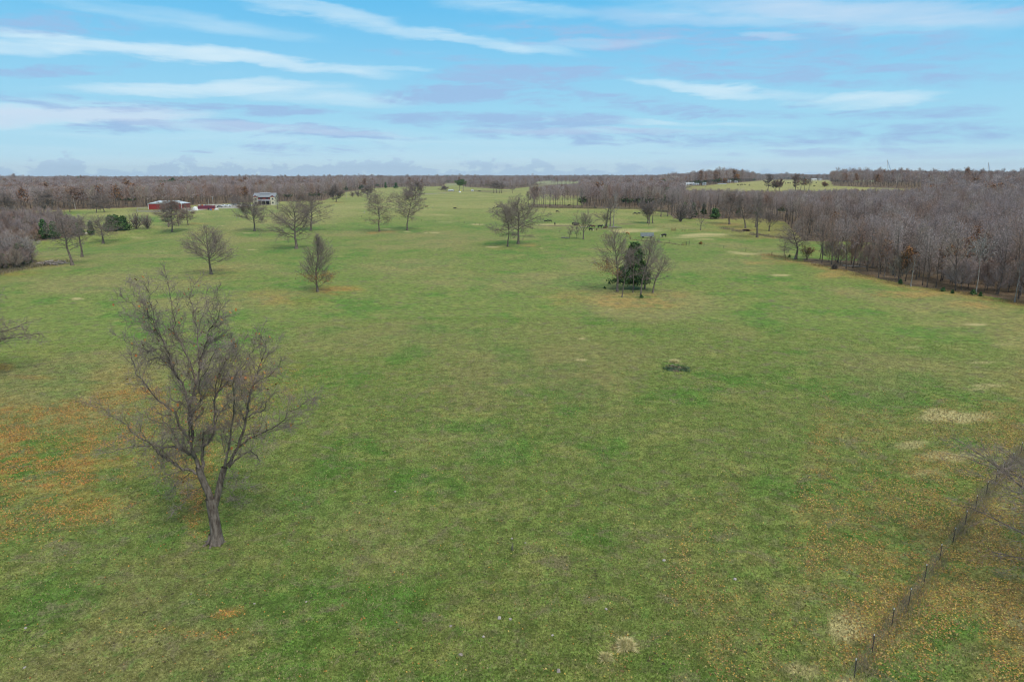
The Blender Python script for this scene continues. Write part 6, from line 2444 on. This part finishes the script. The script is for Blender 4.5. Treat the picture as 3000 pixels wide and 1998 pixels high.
def tussock(px, py, w, h, label, n, seed, col, wd=.006, name='straw_tussock', cat='grass tuft'):
    b = at(px, py)
    k = depth(b) / FPX
    R_, H = w / 2 * k, h * k
    rg = np.random.RandomState(seed)
    a = rg.rand(n) * 6.283
    rr = R_ * rg.rand(n) ** .6
    base = np.stack([rr * .45 * np.cos(a), rr * .45 * np.sin(a), 0 * a], 1)
    rr = rr * rg.uniform(.35, 1.25, n)
    tip = np.stack([rr * 1.1 * np.cos(a + rg.normal(0, .6, n)), rr * 1.1 * np.sin(a + rg.normal(0, .3, n)), H * (1 - .55 * (rr / R_) ** 2) * rg.uniform(.35, 1.25, n)], 1)
    midp = (base + tip) / 2 + np.stack([0 * a, 0 * a, H * .35 * rg.rand(n)], 1)
    u = np.stack([-np.sin(a), np.cos(a), 0 * a], 1) * wd
    V = np.stack([base - u, base + u, midp + u, midp - u, midp - u, midp + u, tip + u * .3, tip - u * .3], 1).reshape(-1, 3)
    me = quad_mesh(name, V, np.arange(8 * n).reshape(-1, 4))
    ca = me.color_attributes.new('tint', 'FLOAT_COLOR', 'POINT')
    ca.data.foreach_set('color', np.repeat(np.concatenate([palette(rg, n, col, .3), np.ones((n, 1))], 1), 8, 0).astype(np.float32).ravel())
    o = link(name, me, None, attr_material(name + '_blade', .9, .1))
    o.location = tuple(b)
    return tag(o, label, cat)


STR = [(.66, .56, .28), (.58, .50, .22), (.74, .66, .38), (.44, .44, .18)]
tussock(1835, 1895, 66, 22, 'larger straw yellow grass tussock near the lower edge', 1500, 1, STR, .011)
tussock(1775, 1930, 48, 18, 'smaller straw grass tussock left of the larger one', 600, 2, STR, .010)
def weed_patch(px, py, w, d, h, label, n, seed, col):
    b = at(px, py)
    k = depth(b) / FPX
    rg = np.random.RandomState(seed)
    nc = 26
    cx_, cy_ = rg.normal(0, .42, nc) * w / 2 * k, rg.normal(0, .42, nc) * d
    hc = rg.uniform(.35, 1, nc) * h
    tint = palette(rg, nc, col, .15)
    q = rg.randint(0, nc, n)
    P0 = np.stack([cx_[q] + rg.normal(0, .36, n), cy_[q] + rg.normal(0, .36, n), hc[q] * rg.rand(n) ** 1.3], 1)
    me = cards_mesh('weed_patch', P0, rg.uniform(.08, .2, n), tint[q] * rg.uniform(.6, 1.4, (n, 1)), 1.4, rg)
    o = link('weed_patch', me, None, attr_material('weed_leaf', .8, .15))
    o.location = tuple(b)
    return tag(o, label, 'weeds')


weed_patch(1981, 1080, 74, 1.5, .42, 'dark green weed patch alone in the right half of the pasture', 2600, 3, [(.08, .14, .07), (.10, .165, .08), (.20, .17, .12), (.07, .11, .07), (.24, .19, .13), (.06, .11, .055), (.15, .2, .08)])
tussock(1975, 1061, 36, 7, 'thin straw patch just behind the dark weed patch', 900, 4, STR, .02)
tussock(2186, 677, 30, 5, 'purplish bramble clump before the slanting oak', 1200, 5, [(.17, .10, .10), (.13, .09, .08)], .08, 'bramble_clump', 'bush')
tussock(2445, 789, 22, 14, 'grey leafless bush at the front of the right wood', 1500, 6, [(.15, .13, .12), (.12, .10, .09)], .03, 'leafless_bush', 'bush')
tussock(2053, 716, 14, 7, 'orange brown weed stalks by the dark fence post', 500, 7, [(.34, .2, .05), (.26, .16, .05)], .05, 'weed_stalks', 'weeds')
tussock(1501, 1612, 12, 26, 'thin weed stalk standing in the near grass', 26, 8, [(.2, .18, .14)], .012, 'weed_stalk', 'weeds')


def log_pile():
    b = at(140, 777)
    k = depth(b) / FPX
    root = tag(empty('log_pile', tuple(b)), 'heap of grey cut logs at the creek bank on the left', 'log pile')
    rg = random.Random(3)
    for i in range(46):
        x = rg.uniform(-36, 34) * k
        y = rg.uniform(-2, 5)
        z = rg.uniform(.1, 1.5) * max(.15, 1 - abs(x) / (40 * k))
        a, t = rg.uniform(0, 3.14), rg.uniform(-.35, .35)
        L_ = rg.uniform(.8, 2.6)
        v = np.array([math.cos(a), math.sin(a), t]) * L_ / 2
        G = Geo()
        c_ = np.array([x, y, z + .15])
        G.tube([c_ - v, c_ + v], rg.uniform(.12, .3), 7)
        part('log', G, M['log'], root)


log_pile()
for i, (a, b, w_, lb) in enumerate([(236, 686, 12, 'leftmost pale rock of the row in the creek hollow'), (250, 685, 10, 'second pale rock of the row in the creek hollow'), (259, 684.5, 10, 'third pale rock of the row in the creek hollow'), (268, 684, 9, 'rightmost pale rock of the row in the creek hollow')]):
    rock(a, b, w_, lb, 'white', seed=40 + i, name='rock', cat='rock')
def fallen_log(pa, pb, r_, label):
    A, B2 = at(*pa), at(*pb)
    G = Geo()
    v = B2 - A
    G.tube([np.array([0, 0, r_ * .8]), v * .5 + np.array([0, .2, r_]), v + np.array([0, 0, r_ * .8])], [r_, r_ * .85, r_ * .5], 8)
    for f in (.3, .55, .75):
        G.tube([v * f + np.array([0, 0, r_]), v * f + np.array([.5, -.6, r_ + .7])], [r_ * .35, .03], 5)
    o = part('fallen_log', G, M['log'], None)
    o.location = tuple(A)
    tag(o, label, 'log')


fallen_log((1645, 698), (1668, 700), .3, 'fallen trunk left of the smallest sapling')
fallen_log((1783, 667), (1822, 668.5), .35, 'long fallen trunk at the foot of the snags')
fallen_log((1750, 611), (1830, 612.5), .5, 'pale fallen trunk along the middle wood edge')
fallen_log((2470, 780), (2540, 785), .25, 'fallen trunk lying at the front of the right wood')
fallen_log((1699, 668), (1725, 667), .3, 'dark fallen limb beside the feeding cattle')

# ---------------------------------------------------------------- the air
def haze():
    G = Geo()
    G.box((0, 4500, 74), (15000, 15000, 230))
    me = G.mesh('haze')
    m = bpy.data.materials.new('haze_air')
    m.use_nodes = True
    N = m.node_tree.nodes
    N.clear()
    v = N.new('ShaderNodeVolumePrincipled')
    v.inputs['Color'].default_value = (.70, .82, .96, 1)
    v.inputs['Density'].default_value = HAZE_DENSITY
    v.inputs['Anisotropy'].default_value = 0.0
    o = N.new('ShaderNodeOutputMaterial')
    m.node_tree.links.new(v.outputs[0], o.inputs['Volume'])
    return tag(link('haze', me, None, m), kind='stuff')


HAZE_DENSITY = 5.0e-5
haze()
